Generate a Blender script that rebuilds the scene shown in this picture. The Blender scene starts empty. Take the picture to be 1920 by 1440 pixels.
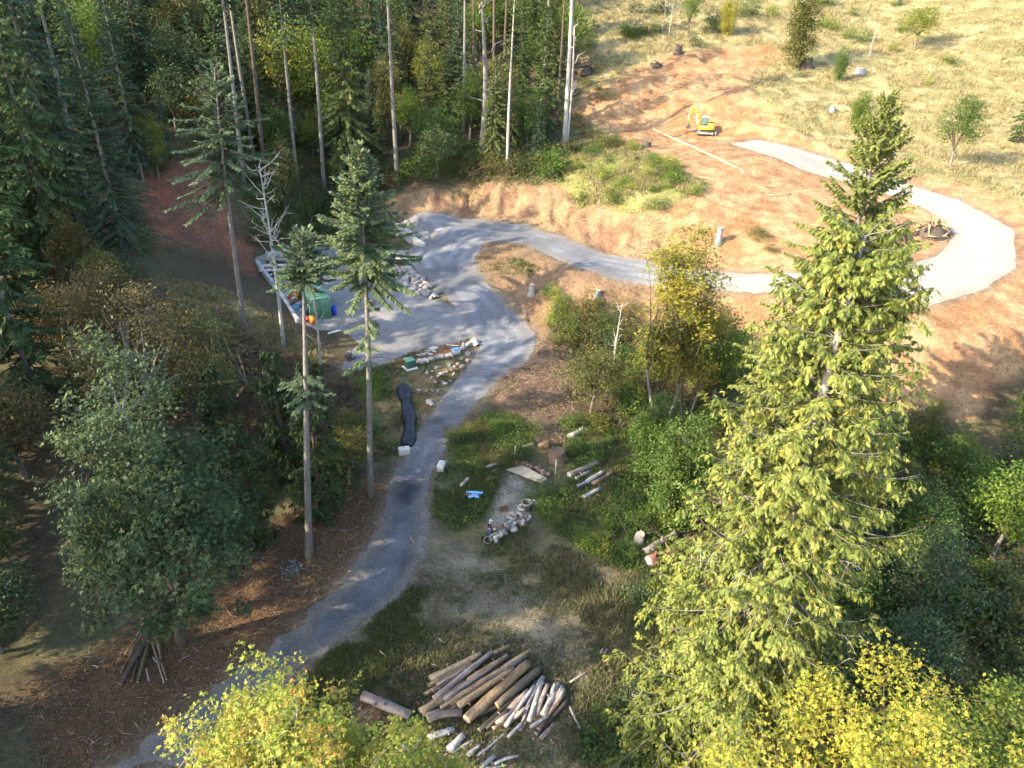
import bpy, bmesh, math, random
import numpy as np
from mathutils import Vector, Matrix

R = math.radians
random.seed(11)
rng = np.random.default_rng(11)
SC = bpy.context.scene
COL = SC.collection

# ------------------------------------------------------------------ camera, sky, sun, exposure
CAM = np.array([0.0, 0.0, 38.0])
FPX, PITCH, ROLL = 1360.0, R(28.5), R(2.05)
Fv = np.array([0, math.cos(PITCH), -math.sin(PITCH)])
R0 = np.array([1.0, 0, 0])
U0 = np.array([0, math.sin(PITCH), math.cos(PITCH)])
Rv = R0 * math.cos(ROLL) + U0 * math.sin(ROLL)
Uv = -R0 * math.sin(ROLL) + U0 * math.cos(ROLL)

cam = bpy.data.cameras.new('camera')
cam.sensor_width = 36
cam.lens = FPX / 1920 * 36
cam.clip_start, cam.clip_end = 0.5, 3000
camo = bpy.data.objects.new('camera', cam)
COL.objects.link(camo)
camo.matrix_world = Matrix(((Rv[0], Uv[0], -Fv[0], CAM[0]), (Rv[1], Uv[1], -Fv[1], CAM[1]),
                            (Rv[2], Uv[2], -Fv[2], CAM[2]), (0, 0, 0, 1)))
SC.camera = camo

SUN_EL = R(29)
LDIR = np.array([1.0, 0.5, 0.0])
LDIR /= np.linalg.norm(LDIR)
LIGHT = np.array([LDIR[0] * math.cos(SUN_EL), LDIR[1] * math.cos(SUN_EL), -math.sin(SUN_EL)])
sun = bpy.data.lights.new('sun', 'SUN')
sun.energy = 2.95
sun.angle = R(0.55)
sun.color = (1.0, 0.86, 0.64)
suno = bpy.data.objects.new('sun', sun)
COL.objects.link(suno)
suno.rotation_mode = 'QUATERNION'
suno.rotation_quaternion = Vector(LIGHT).to_track_quat('-Z', 'Y')

W = bpy.data.worlds.new('World')
SC.world = W
W.use_nodes = True
wn = W.node_tree
sky = wn.nodes.new('ShaderNodeTexSky')
sky.sky_type = 'NISHITA'
sky.sun_disc = False
sky.sun_elevation = SUN_EL
# azimuth of the sun, clockwise from +Y
sky.sun_rotation = math.atan2(-LDIR[0], -LDIR[1])
sky.air_density, sky.dust_density, sky.ozone_density = 1.0, 1.6, 1.0
wn.links.new(sky.outputs[0], wn.nodes['Background'].inputs[0])
wn.nodes['Background'].inputs[1].default_value = 0.15
SC.view_settings.view_transform = 'Standard'
SC.view_settings.look = 'None'
SC.view_settings.exposure = 2.25
SC.view_settings.gamma = 1.0
SC.cycles.max_bounces = 6
SC.cycles.diffuse_bounces = 3
SC.cycles.transmission_bounces = 4
SC.cycles.transparent_max_bounces = 4
SC.cycles.use_adaptive_sampling = True
SC.cycles.adaptive_threshold = 0.03
SC.cycles.caustics_reflective = False
SC.cycles.caustics_refractive = False

# ------------------------------------------------------------------ small numeric helpers
def _hash(ix, iy, s):
    h = (ix.astype(np.int64) * 374761393 + iy.astype(np.int64) * 668265263 + s * 1442695041) & 0x7fffffff
    h = ((h ^ (h >> 13)) * 1274126177) & 0x7fffffff
    h = ((h ^ (h >> 16)) * 1911520717) & 0x7fffffff
    return ((h ^ (h >> 15)) & 0xffff) / 65535.0

def vnoise(x, y, sc=1.0, s=0, octv=3):
    x = np.asarray(x, float) / sc; y = np.asarray(y, float) / sc
    out = np.zeros_like(x); amp, tot = 1.0, 0.0
    for o in range(octv):
        ix, iy = np.floor(x), np.floor(y)
        fx, fy = x - ix, y - iy
        fx = fx * fx * (3 - 2 * fx); fy = fy * fy * (3 - 2 * fy)
        a = _hash(ix, iy, s + o); b = _hash(ix + 1, iy, s + o)
        c = _hash(ix, iy + 1, s + o); d = _hash(ix + 1, iy + 1, s + o)
        out += amp * ((a * (1 - fx) + b * fx) * (1 - fy) + (c * (1 - fx) + d * fx) * fy)
        tot += amp; amp *= 0.5; x = x * 2.03 + 7.1; y = y * 2.03 + 3.7
    return out / tot            # 0..1

def unit(v):
    v = np.asarray(v, float)
    return v / (np.linalg.norm(v, axis=-1, keepdims=True) + 1e-9)

def sstep(a, b, x):
    t = np.clip((x - a) / (b - a), 0, 1)
    return t * t * (3 - 2 * t)

def ray(px, py):
    return Fv * FPX + Rv * (px - 960) - Uv * (py - 720)

def at_z(px, py, z):
    d = ray(px, py)
    return CAM + d * ((z - CAM[2]) / d[2])

def at_y(px, py, y):
    d = ray(px, py)
    return CAM + d * (y / d[1])

def pix(p):
    d = np.asarray(p, float) - CAM
    k = FPX / (d @ Fv)
    return 960 + (d @ Rv) * k, 720 - (d @ Uv) * k

# ------------------------------------------------------------------ terrain: heights surveyed at a few points of the site
SURVEY = [
 (960,1440,0),(500,1440,0),(1500,1440,-.3),(200,1440,.3),(1800,1440,-.8),
 (930,1280,0),(300,1280,.3),(1250,1280,-.3),(1650,1280,-1),(620,1200,.15),
 (800,1080,.2),(400,1080,.7),(1200,1060,-.8),(1600,1060,-2),
 (750,950,.6),(450,930,1.2),(980,940,.2),(1250,930,-1),(1600,900,-1.5),(200,930,2),
 (790,820,1),(560,850,1.6),(300,850,2.6),(1000,830,.7),(1200,800,-.3),
 (870,720,1.6),(700,720,1.7),(500,720,3),(300,720,5),(1020,720,1.5),(1130,720,.9),(1300,720,1.5),(1500,740,2.2),
 (1300,640,4.75),(1450,640,5.2),
 (930,640,2.4),(980,640,2.4),(900,580,3.4),(960,590,3.2),(860,520,4.6),(800,500,4.9),(830,470,5.6),(780,480,5.2),(830,420,6.6),(770,405,6.8),
 (900,425,6.9),(1000,440,7.2),(1100,475,7.6),(1200,508,8.1),(1300,525,8.6),(1430,535,9.2),(1560,545,9.8),
 (920,480,6.4),(1000,530,5.8),(1080,540,6.9),(1060,570,5.2),(1150,560,6.4),(1180,600,4.6),(1100,620,3.2),(1020,640,2.7),
 (590,600,3.2),(700,560,3.3),(800,590,3.3),(640,520,3.4),(740,620,2.8),(850,640,2.4),(560,520,3.5),(600,470,3.8),(735,525,3.4),(815,565,3.6),
 (735,450,3.9),(700,440,4.2),
 (800,350,None,114),(950,340,11.9),(740,372,None,113.5),(860,400,7.2),(960,410,7.5),(1050,345,None,111),(1060,425,7.8),(1150,465,8.0),
 (1120,385,11.8),(1200,400,12.2),(1210,478,8.5),(1300,420,12.4),(1300,500,8.9),(1400,505,9.4),(1400,400,13.5),
 (1300,330,15.5),(1200,300,16),(1215,240,17.2),(1390,320,16.5),(1325,250,17.3),(1420,265,17.2),(1500,300,16.8),
 (1150,330,14.5),(1100,300,15),(1060,265,15.6),(1000,300,13.5),(950,320,12.8),(745,340,None,116),(640,370,None,113),
 (700,250,None,130),(700,150,None,150),(700,60,None,170),(700,0,None,186),(400,250,None,118),(400,150,None,137),(400,0,None,160),(550,300,None,118),
 (250,300,None,99),(300,200,None,113),(240,480,9),(330,480,None,86),(420,480,5.6),(450,400,None,98),(350,330,None,99.5),(300,390,None,94),(350,450,None,90),(340,310,None,101),
 (450,560,6),(380,560,7),(300,560,8),(230,600,7.5),(460,630,4.3),(540,640,3),(350,640,5.5),(600,680,2.4),(600,780,1.6),
 (1650,380,14),(1560,310,16),(1690,560,10.5),(1690,650,8),(1690,760,4.5),(1690,900,.5),(1690,1050,-1),
 (1300,190,None,142),(1150,190,None,142),(1300,130,None,155),(1100,130,None,155),(1450,130,None,155),(1300,60,None,172),(1600,60,None,178),(1600,130,None,156),
 (1450,190,None,138),(1500,240,19),(1600,250,18.5),(1660,300,17.8),(1300,0,None,188),(1600,0,None,198),(1000,0,None,186),(1000,100,None,162),(1000,180,None,146),
]
P3 = [at_z(*q) if len(q) == 3 else at_y(q[0], q[1], q[3]) for q in SURVEY]
for x in range(-300, 301, 100):
    P3 += [(x, 250, 58 + 6 * math.sin(x * .02)), (x, 400, 92), (x, 620, 130)]
    P3 += [(x, -40, 0), (x, -150, -2)]
P3 += [(-100,30,4),(-60,35,3),(-100,80,16),(-75,80,11),(-100,120,30),(-80,130,30),(-60,15,1),(-200,60,25),(-200,160,50),
       (100,40,-2),(60,30,-2),(80,60,2),(100,90,12),(75,75,11.5),(75,92,15.5),(100,130,21),(85,120,19.5),(160,110,20),(200,40,0),(200,160,34),(100,170,34),(-100,180,45),
       (50,-5,-1),(0,5,0),(-40,0,.5)]
P3 = np.array(P3, float)
PX = P3[:, :2]
CQ = 3.0
def _phi(d2):
    return np.sqrt(d2 + CQ * CQ)
_A = _phi(((PX[:, None] - PX[None]) ** 2).sum(-1))
_n = len(PX)
_M = np.zeros((_n + 3, _n + 3))
_M[:_n, :_n] = _A + np.eye(_n) * (-0.35)
_M[:_n, _n] = 1; _M[:_n, _n + 1] = PX[:, 0]; _M[:_n, _n + 2] = PX[:, 1]
_M[_n:, :_n] = _M[:_n, _n:].T
_wt = np.linalg.solve(_M, np.concatenate([P3[:, 2], np.zeros(3)]))
def rbf(x, y):
    sh = np.shape(x)
    q = np.stack([np.ravel(x), np.ravel(y)], -1)
    out = np.empty(len(q))
    for i in range(0, len(q), 20000):
        s = q[i:i + 20000]
        d2 = ((s[:, None] - PX[None]) ** 2).sum(-1)
        out[i:i + 20000] = _phi(d2) @ _wt[:_n] + _wt[_n] + s @ _wt[_n + 1:]
    return out.reshape(sh)

def axis(spans):
    a = [spans[0][0]]
    for lo, hi, st in spans:
        n = max(1, int(round((hi - lo) / st)))
        a += list(lo + (hi - lo) * (np.arange(1, n + 1) / n))
    return np.array(a)
GX = axis([(-500,-160,20),(-160,-70,3),(-70,-45,1.2),(-45,55,.45),(55,90,1),(90,180,3),(180,500,20)])
GY = axis([(-150,-10,10),(-10,18,2),(18,130,.45),(130,200,.9),(200,260,3),(260,620,20)])
GXX, GYY = np.meshgrid(GX, GY, indexing='ij')
GZ = rbf(GXX, GYY)
GZ_SMOOTH = GZ.copy()

def hgt(x, y, G=None):
    G = GZ if G is None else G
    x = np.asarray(x, float); y = np.asarray(y, float)
    i = np.clip(np.searchsorted(GX, x) - 1, 0, len(GX) - 2)
    j = np.clip(np.searchsorted(GY, y) - 1, 0, len(GY) - 2)
    fx = np.clip((x - GX[i]) / (GX[i + 1] - GX[i]), 0, 1)
    fy = np.clip((y - GY[j]) / (GY[j + 1] - GY[j]), 0, 1)
    return (G[i, j] * (1 - fx) * (1 - fy) + G[i + 1, j] * fx * (1 - fy) + G[i, j + 1] * (1 - fx) * fy + G[i + 1, j + 1] * fx * fy)

_T = np.concatenate([np.arange(20, 300, .25), np.arange(300, 700, 3)])
def ground(px, py):
    """the point of the terrain seen at a place of the photograph"""
    d = ray(px, py); d = d / np.linalg.norm(d)
    p = CAM[None] + d[None] * _T[:, None]
    below = p[:, 2] < hgt(p[:, 0], p[:, 1])
    k = int(np.argmax(below)) if below.any() else len(_T) - 1
    a, b = _T[max(k - 1, 0)], _T[k]
    for _ in range(14):
        m = (a + b) / 2; q = CAM + d * m
        if q[2] < hgt(q[0], q[1]): b = m
        else: a = m
    q = CAM + d * b
    return np.array([q[0], q[1], float(hgt(q[0], q[1]))])

def height_to(p, py):
    """height above p at which a vertical line reaches image row py"""
    d = np.asarray(p, float) - CAM
    k = -(py - 720) / FPX
    den = Uv[2] - k * Fv[2]
    return float(((k * (d @ Fv)) - (d @ Uv)) / den)

class Poly:
    def __init__(self, pts, world=False):
        self.p = np.array([q if world else ground(*q)[:2] for q in pts], float)
        self.lo, self.hi = self.p.min(0), self.p.max(0)
    def sdf(self, x, y):
        """negative inside"""
        x = np.asarray(x, float); y = np.asarray(y, float)
        sh = x.shape; x = x.ravel(); y = y.ravel()
        d2 = np.full(len(x), 1e9); ins = np.zeros(len(x), bool)
        a = self.p; b = np.roll(self.p, -1, 0)
        for (ax, ay), (bx, by) in zip(a, b):
            ex, ey = bx - ax, by - ay
            t = np.clip(((x - ax) * ex + (y - ay) * ey) / (ex * ex + ey * ey + 1e-12), 0, 1)
            d2 = np.minimum(d2, (x - ax - t * ex) ** 2 + (y - ay - t * ey) ** 2)
            c = (ay > y) != (by > y)
            xi = ax + (y - ay) / (ey if abs(ey) > 1e-12 else 1e-12) * ex
            ins ^= c & (x < xi)
        d = np.sqrt(d2)
        return np.where(ins, -d, d).reshape(sh)
    def sample(self, n, jit=0.0):
        out = []
        tot = 0
        while tot < n:
            q = self.lo + rng.random((max(n * 2, 200), 2)) * (self.hi - self.lo)
            q = q[self.sdf(q[:, 0], q[:, 1]) < jit * rng.random(len(q))]
            out.append(q); tot += len(q)
        return np.concatenate(out)[:n]

# ------------------------------------------------------------------ mesh building
class MB:
    """collects pieces and links them as one mesh"""
    def __init__(self):
        self.V = []; self.F = []; self.T = []; self.n = 0
    def add(self, V, F, t=0.5):
        V = np.asarray(V, float).reshape(-1, 3)
        t = np.broadcast_to(np.asarray(t, float), (len(V),))
        self.V.append(V); self.T.append(t)
        F = np.asarray(F)
        self.F.append(F + self.n)
        self.n += len(V)
    def tube(self, pts, rad, sides=6, t=0.5, cap=True):
        pts = np.asarray(pts, float); n = len(pts)
        rad = np.broadcast_to(np.asarray(rad, float), (n,))
        tan = unit(np.gradient(pts, axis=0))
        ref = np.array([0, 0, 1.0]) if abs(tan[0][2]) < .9 else np.array([1.0, 0, 0])
        a = unit(np.cross(tan, ref)); b = np.cross(a, tan)
        ang = np.arange(sides) / sides * 2 * math.pi
        ring = (a[:, None] * np.cos(ang)[None, :, None] + b[:, None] * np.sin(ang)[None, :, None]) * rad[:, None, None] + pts[:, None]
        V = ring.reshape(-1, 3)
        i = np.arange(n - 1)[:, None] * sides; k = np.arange(sides)[None]
        k2 = (k + 1) % sides
        F = np.stack([i + k, i + k2, i + sides + k2, i + sides + k], -1).reshape(-1, 4)
        if cap:
            V = np.concatenate([V, pts[:1], pts[-1:]])
            c0, c1 = n * sides, n * sides + 1
            kk = np.arange(sides); kk2 = (kk + 1) % sides
            F = np.concatenate([F, np.stack([kk2, kk, np.full(sides, c0), np.full(sides, c0)], -1),
                                np.stack([(n - 1) * sides + kk, (n - 1) * sides + kk2, np.full(sides, c1), np.full(sides, c1)], -1)])
        self.add(V, F, t)
    def box(self, c, s, rot=None, t=0.5, bevel=0.0):
        c = np.asarray(c, float); h = np.asarray(s, float) / 2
        if bevel > 0:
            V = []; b = bevel
            for ax in range(3):
                for sg in (-1, 1):
                    for u in (-1, 1):
                        for v in (-1, 1):
                            q = np.zeros(3); q[ax] = sg * h[ax]
                            q[(ax + 1) % 3] = u * (h[(ax + 1) % 3] - b); q[(ax + 2) % 3] = v * (h[(ax + 2) % 3] - b)
                            V.append(q)
            V = np.array(V)
            bm = bmesh.new()
            vs = [bm.verts.new(q) for q in V]
            r = bmesh.ops.convex_hull(bm, input=vs)
            bm.normal_update()
            bm.verts.index_update()
            V = np.array([v.co[:] for v in bm.verts])
            F = []
            for f in bm.faces:
                ix = [v.index for v in f.verts]
                F.append(ix + [ix[-1]] if len(ix) == 3 else ix[:4])
            bm.free()
        else:
            V = np.array([[x, y, z] for x in (-1, 1) for y in (-1, 1) for z in (-1, 1)], float) * h
            F = [[0,1,3,2],[4,6,7,5],[0,4,5,1],[2,3,7,6],[0,2,6,4],[1,5,7,3]]
        if rot is not None: V = V @ np.asarray(rot, float).T
        self.add(V + c, F, t)
    def prism(self, prof, y0, y1, rot=None, c=(0, 0, 0), t=0.5):
        """outline in x,z extruded along y"""
        n = len(prof); prof = np.array(prof, float)
        V = np.concatenate([np.stack([prof[:, 0], np.full(n, y0), prof[:, 1]], -1), np.stack([prof[:, 0], np.full(n, y1), prof[:, 1]], -1)])
        m0 = V[:n].mean(0); m1 = V[n:].mean(0)
        V = np.concatenate([V, [m0, m1]])
        k = np.arange(n); k2 = (k + 1) % n
        F = np.concatenate([np.stack([k, k2, n + k2, n + k], -1), np.stack([k2, k, np.full(n, 2 * n), np.full(n, 2 * n)], -1),
                            np.stack([n + k, n + k2, np.full(n, 2 * n + 1), np.full(n, 2 * n + 1)], -1)])
        if rot is not None: V = V @ np.asarray(rot, float).T
        self.add(V + np.asarray(c, float), F, t)
    def kites(self, P, D, N, L, Wd, t=0.5, fold=0.0, mid=.45):
        """many leaf blades: base P, direction D, facing N, length L, width Wd"""
        P = np.asarray(P, float); n = len(P)
        if n == 0: return
        D = unit(D); S = unit(np.cross(D, N)); Nn = np.cross(S, D)
        L = np.broadcast_to(np.asarray(L, float), (n,))[:, None]; Wd = np.broadcast_to(np.asarray(Wd, float), (n,))[:, None]
        m = P + D * L * mid
        V = np.stack([P, m + S * Wd / 2 + Nn * Wd * fold, P + D * L, m - S * Wd / 2 + Nn * Wd * fold], 1).reshape(-1, 3)
        F = np.arange(n * 4).reshape(n, 4)
        self.add(V, F, np.repeat(np.broadcast_to(np.asarray(t, float), (n,)), 4))
    def mesh(self, name, smooth=False):
        V = np.concatenate(self.V) if self.V else np.zeros((0, 3))
        T = np.concatenate(self.T) if self.T else np.zeros(0)
        F = np.concatenate([np.asarray(f).reshape(-1, 4) for f in self.F]).astype(np.int64)
        tri = F[:, 2] == F[:, 3]
        Q = F[~tri]; Tr = F[tri][:, :3]
        me = bpy.data.meshes.new(name)
        me.vertices.add(len(V)); me.vertices.foreach_set('co', V.astype(np.float32).ravel())
        loops = np.concatenate([Q.ravel(), Tr.ravel()]).astype(np.int32)
        me.loops.add(len(loops)); me.loops.foreach_set('vertex_index', loops)
        me.polygons.add(len(Q) + len(Tr))
        st = np.concatenate([np.arange(len(Q)) * 4, len(Q) * 4 + np.arange(len(Tr)) * 3]).astype(np.int32)
        me.polygons.foreach_set('loop_start', st)
        if smooth: me.polygons.foreach_set('use_smooth', np.ones(len(st), bool))
        at = me.attributes.new('tint', 'FLOAT', 'POINT'); at.data.foreach_set('value', T.astype(np.float32))
        me.update(calc_edges=True); me.validate()
        return me
    def obj(self, name, mat, parent=None, smooth=False, loc=None):
        me = self.mesh(name, smooth)
        me.materials.append(mat)
        return link(name, me, parent, loc)

def link(name, data, parent=None, loc=None):
    o = bpy.data.objects.new(name, data); COL.objects.link(o)
    if parent is not None: o.parent = parent
    if loc is not None: o.location = [float(q) for q in loc]
    return o

def tag(o, label, cat, group=None):
    o['label'] = label; o['category'] = cat; o['kind'] = 'thing'
    if group: o['group'] = group
    return o

def thing(name, label, cat, loc=(0, 0, 0), rz=0.0, group=None):
    o = link(name, None, None, loc)
    o.rotation_euler = (0, 0, rz); o.empty_display_size = .3
    return tag(o, label, cat, group)

def setting(o, kind='structure'):
    o['kind'] = kind
    return o

def dup(root, loc, rz=0.0, sc=1.0, label=None, group=None, mats=None):
    """a copy of a thing with copies of its parts and sub-parts"""
    r = root.copy(); COL.objects.link(r)
    r.location = [float(q) for q in loc]; r.rotation_euler = (0, 0, rz)
    r.scale = sc if isinstance(sc, (tuple, list)) else (sc, sc, sc)
    if label: r['label'] = label
    if group: r['group'] = group
    def paint(o):
        if mats and o.type == 'MESH':
            for s in o.material_slots:
                if s.material and s.material.name in mats:
                    m = mats[s.material.name]; s.link = 'OBJECT'; s.material = m
    paint(r)
    for ch in list(root.children):
        c = ch.copy(); COL.objects.link(c); c.parent = r; paint(c)
        for g in list(ch.children):
            d = g.copy(); COL.objects.link(d); d.parent = c; paint(d)
    return r

def rotz(a):
    c, s = math.cos(a), math.sin(a)
    return np.array([[c, -s, 0], [s, c, 0], [0, 0, 1.0]])

# ------------------------------------------------------------------ materials
def mat(name, rgb, rough=.8, metal=0.0, noise=None, bump=0.0, bscale=20.0, spec=.3):
    """plain surface with procedural mottling: noise = (scale, amount, second rgb)"""
    m = bpy.data.materials.new(name); m.use_nodes = True
    t = m.node_tree; b = t.nodes['Principled BSDF']
    b.inputs['Roughness'].default_value = rough; b.inputs['Metallic'].default_value = metal
    b.inputs['Specular IOR Level'].default_value = spec
    b.inputs['Base Color'].default_value = (*rgb, 1)
    co = t.nodes.new('ShaderNodeTexCoord')
    if noise:
        n = t.nodes.new('ShaderNodeTexNoise'); n.inputs['Scale'].default_value = noise[0]; n.inputs['Detail'].default_value = 6
        n.inputs['Roughness'].default_value = .65
        t.links.new(co.outputs['Object'], n.inputs['Vector'])
        mr = t.nodes.new('ShaderNodeMapRange'); mr.inputs[1].default_value = .38; mr.inputs[2].default_value = .64
        mr.inputs[4].default_value = noise[1]
        t.links.new(n.outputs['Fac'], mr.inputs[0])
        mx = t.nodes.new('ShaderNodeMix'); mx.data_type = 'RGBA'
        mx.inputs[6].default_value = (*rgb, 1); mx.inputs[7].default_value = (*noise[2], 1)
        t.links.new(mr.outputs[0], mx.inputs[0]); t.links.new(mx.outputs[2], b.inputs['Base Color'])
    if bump:
        n2 = t.nodes.new('ShaderNodeTexNoise'); n2.inputs['Scale'].default_value = bscale; n2.inputs['Detail'].default_value = 5
        t.links.new(co.outputs['Object'], n2.inputs['Vector'])
        bp = t.nodes.new('ShaderNodeBump'); bp.inputs['Strength'].default_value = bump; bp.inputs['Distance'].default_value = .05
        t.links.new(n2.outputs['Fac'], bp.inputs['Height']); t.links.new(bp.outputs[0], b.inputs['Normal'])
    return m

def leafmat(name, cols, trans=.3, rough=.55, hue_by_object=.25):
    """foliage: colour runs along cols with the tint stored on each leaf"""
    m = bpy.data.materials.new(name); m.use_nodes = True
    t = m.node_tree; t.nodes.clear()
    out = t.nodes.new('ShaderNodeOutputMaterial')
    at = t.nodes.new('ShaderNodeAttribute'); at.attribute_name = 'tint'
    oi = t.nodes.new('ShaderNodeObjectInfo')
    ad = t.nodes.new('ShaderNodeMath'); ad.operation = 'MULTIPLY_ADD'
    ad.inputs[1].default_value = hue_by_object
    sub = t.nodes.new('ShaderNodeMath'); sub.operation = 'SUBTRACT'; sub.inputs[1].default_value = .5
    t.links.new(oi.outputs['Random'], sub.inputs[0]); t.links.new(sub.outputs[0], ad.inputs[0]); t.links.new(at.outputs['Fac'], ad.inputs[2])
    cr = t.nodes.new('ShaderNodeValToRGB')
    els = cr.color_ramp.elements
    for i, c in enumerate(cols):
        p = i / max(1, len(cols) - 1)
        if i < 2: e = els[i]; e.position = p
        else: e = els.new(p)
        e.color = (*c, 1)
    t.links.new(ad.outputs[0], cr.inputs[0])
    b = t.nodes.new('ShaderNodeBsdfPrincipled'); b.inputs['Roughness'].default_value = rough
    b.inputs['Specular IOR Level'].default_value = .25
    tr = t.nodes.new('ShaderNodeBsdfTranslucent')
    mx = t.nodes.new('ShaderNodeMixShader'); mx.inputs[0].default_value = trans
    t.links.new(cr.outputs[0], b.inputs['Base Color']); t.links.new(cr.outputs[0], tr.inputs[0])
    t.links.new(b.outputs[0], mx.inputs[1]); t.links.new(tr.outputs[0], mx.inputs[2]); t.links.new(mx.outputs[0], out.inputs[0])
    return m

# ================================================================== THE SETTING
P_ROAD = Poly([(200,1450),(240,1415),(330,1342),(400,1292),(470,1242),(540,1187),(600,1132),(650,1077),(690,1030),(706,985),(720,945),(735,900),
 (752,870),(765,845),(790,805),(815,765),(845,725),(870,700),(887,676),(900,650),(884,630),(868,612),(862,590),(845,568),(830,545),
 (812,534),(796,522),(778,503),(764,490),(766,470),(786,457),(806,445),(796,428),(762,417),(772,405),(804,400),(835,403),(908,412),(986,420),
 (1025,435),(1065,450),(1106,468),(1143,478),(1195,486),(1250,497),(1310,507),(1380,512),(1440,514),(1500,512),(1560,506),(1605,516),(1654,512),
 (1696,500),(1760,480),(1790,440),(1750,400),(1696,372),(1640,357),(1580,340),(1500,318),(1400,280),(1368,269),(1420,262),(1500,280),(1560,297),
 (1640,322),(1696,342),(1800,375),(1900,430),(1905,500),(1850,540),(1760,570),(1696,582),(1600,578),(1520,560),(1440,549),(1300,545),(1200,531),
 (1143,522),(1090,504),(1033,480),(981,459),(950,453),(905,454),(900,470),(890,483),(897,511),(921,540),(947,566),(973,592),(1005,626),(1002,657),
 (985,680),(942,702),(921,727),(893,754),(867,788),(846,816),(833,848),(822,877),(808,900),(806,930),(799,960),(796,1000),(788,1051),(772,1090),
 (735,1130),(690,1165),(625,1205),(565,1252),(520,1300),(430,1372),(320,1450)])
P_YARD = Poly([(478,482),(520,470),(600,462),(690,462),(735,468),(738,500),(765,528),(790,545),(815,562),(850,575),(880,612),(890,632),(860,642),
 (800,652),(750,668),(700,692),(640,694),(655,660),(680,645),(640,620),(590,618),(560,604),(520,548)])
P_TRACK = Poly([(795,1000),(830,1020),(880,1040),(930,1085),(1000,1110),(1070,1150),(1110,1200),(1060,1240),(1000,1245),(960,1220),(900,1195),(850,1140),(800,1100),(790,1060)])
P_CLEAR = Poly([(935,880),(985,870),(1030,905),(1005,940),(985,975),(930,1000),(905,985),(930,940)])
P_DIRT_UP = Poly([(1060,215),(1095,185),(1150,150),(1190,125),(1240,108),(1330,100),(1440,94),(1475,110),(1425,130),(1400,158),(1418,195),(1470,240),(1530,268),
 (1600,300),(1696,325),(1830,350),(1990,420),(2000,640),(1800,790),(1696,770),(1600,740),(1500,690),(1400,640),(1330,600),(1260,590),(1180,575),(1130,565),(1190,470),(1150,440),(1110,420),(1060,400),(1130,388),(1190,402),(1250,392),
 (1340,352),(1300,335),(1240,300),(1170,268),(1140,240)])
P_BANK = Poly([(728,415),(728,378),(760,360),(800,350),(880,342),(960,338),(1040,346),(1060,356),(1120,384),(1200,400),(1250,410),(1260,480),(1195,486),(1106,468),(1025,435),(908,412),(804,400)])
P_ISLE = Poly([(903,456),(950,455),(981,461),(1090,506),(1200,533),(1280,560),(1250,590),(1150,570),(1080,585),(1030,620),(1012,640),(996,622),(947,566),(897,511),(892,484)])
P_SLASH = Poly([(1005,640),(1040,640),(1070,655),(1078,700),(1072,780),(1062,835),(1005,828),(985,790),(935,765),(925,735),(950,700),(990,682)])
P_LBANK = Poly([(275,330),(320,298),(380,300),(420,370),(440,430),(470,470),(490,500),(470,520),(420,470),(360,455),(295,475),(268,420)])
P_LLIT = Poly([(224,1200),(320,1050),(420,1000),(500,985),(600,930),(690,890),(730,905),(700,1000),(640,1090),(560,1165),(450,1250),(330,1340),(100,1500),(60,1300)])
P_GREEN1 = Poly([(600,1240),(690,1175),(770,1095),(800,1110),(790,1200),(720,1260),(700,1310),(640,1330),(540,1330)])
P_GREEN2 = Poly([(850,815),(930,770),(980,790),(1000,850),(950,880),(900,980),(850,1000),(810,960),(815,890)])
P_GREEN3 = Poly([(640,690),(760,665),(880,640),(880,680),(830,740),(780,810),(760,850),(700,870),(650,800)])
P_LGRASS = Poly([(300,520),(400,540),(470,570),(540,610),(600,640),(620,690),(560,690),(470,640),(400,620),(330,590)])
P_FIELD = Poly([(1080,130),(1100,20),(1150,-60),(1500,-80),(2100,-80),(2300,300),(1990,420),(1830,350),(1696,325),(1600,300),(1530,268),(1470,240),(1418,195),(1400,158),(1440,94),(1330,100),(1240,108),(1150,150)])
P_KNOLL = Poly([(1040,345),(1050,300),(1130,250),(1200,275),(1260,315),(1340,350),(1250,392),(1190,402),(1130,388),(1060,362)])
P_DRYR = Poly([(900,1010),(980,990),(1080,1040),(1200,1080),(1260,1130),(1240,1330),(1150,1440),(1050,1420),(1090,1300),(1120,1220),(1060,1140),(960,1090)])
P_SAW = Poly([(690,1330),(740,1335),(775,1380),(750,1405),(690,1395),(650,1370)])
P_RED2 = Poly([(735,680),(790,655),(845,634),(880,642),(870,660),(820,668),(760,690)])
P_FOREST = Poly([(-300,-60),(1080,-60),(1065,120),(1050,260),(990,330),(740,362),(640,420),(540,440),(420,330),(300,300),(224,470),(-100,640),(-300,500)])

def painted(sd, edge, jit, sc, s):
    n = vnoise(GXX, GYY, sc, s, 3) - .5
    return sstep(edge, -edge, sd + n * jit)

near = (GXX > -120) & (GXX < 170) & (GYY > -20) & (GYY < 240)
def sdf_grid(P):
    out = np.full(GXX.shape, 99.0)
    m = (GXX > P.lo[0] - 6) & (GXX < P.hi[0] + 6) & (GYY > P.lo[1] - 6) & (GYY < P.hi[1] + 6)
    out[m] = P.sdf(GXX[m], GYY[m])
    return out

S = {k: sdf_grid(v) for k, v in dict(road=P_ROAD, yard=P_YARD, track=P_TRACK, clear=P_CLEAR, dirt=P_DIRT_UP, bank=P_BANK, isle=P_ISLE, slash=P_SLASH,
     lbank=P_LBANK, llit=P_LLIT, g1=P_GREEN1, g2=P_GREEN2, g3=P_GREEN3, lgrass=P_LGRASS, field=P_FIELD, knoll=P_KNOLL, dryr=P_DRYR, saw=P_SAW, red2=P_RED2, forest=P_FOREST).items()}

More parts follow.
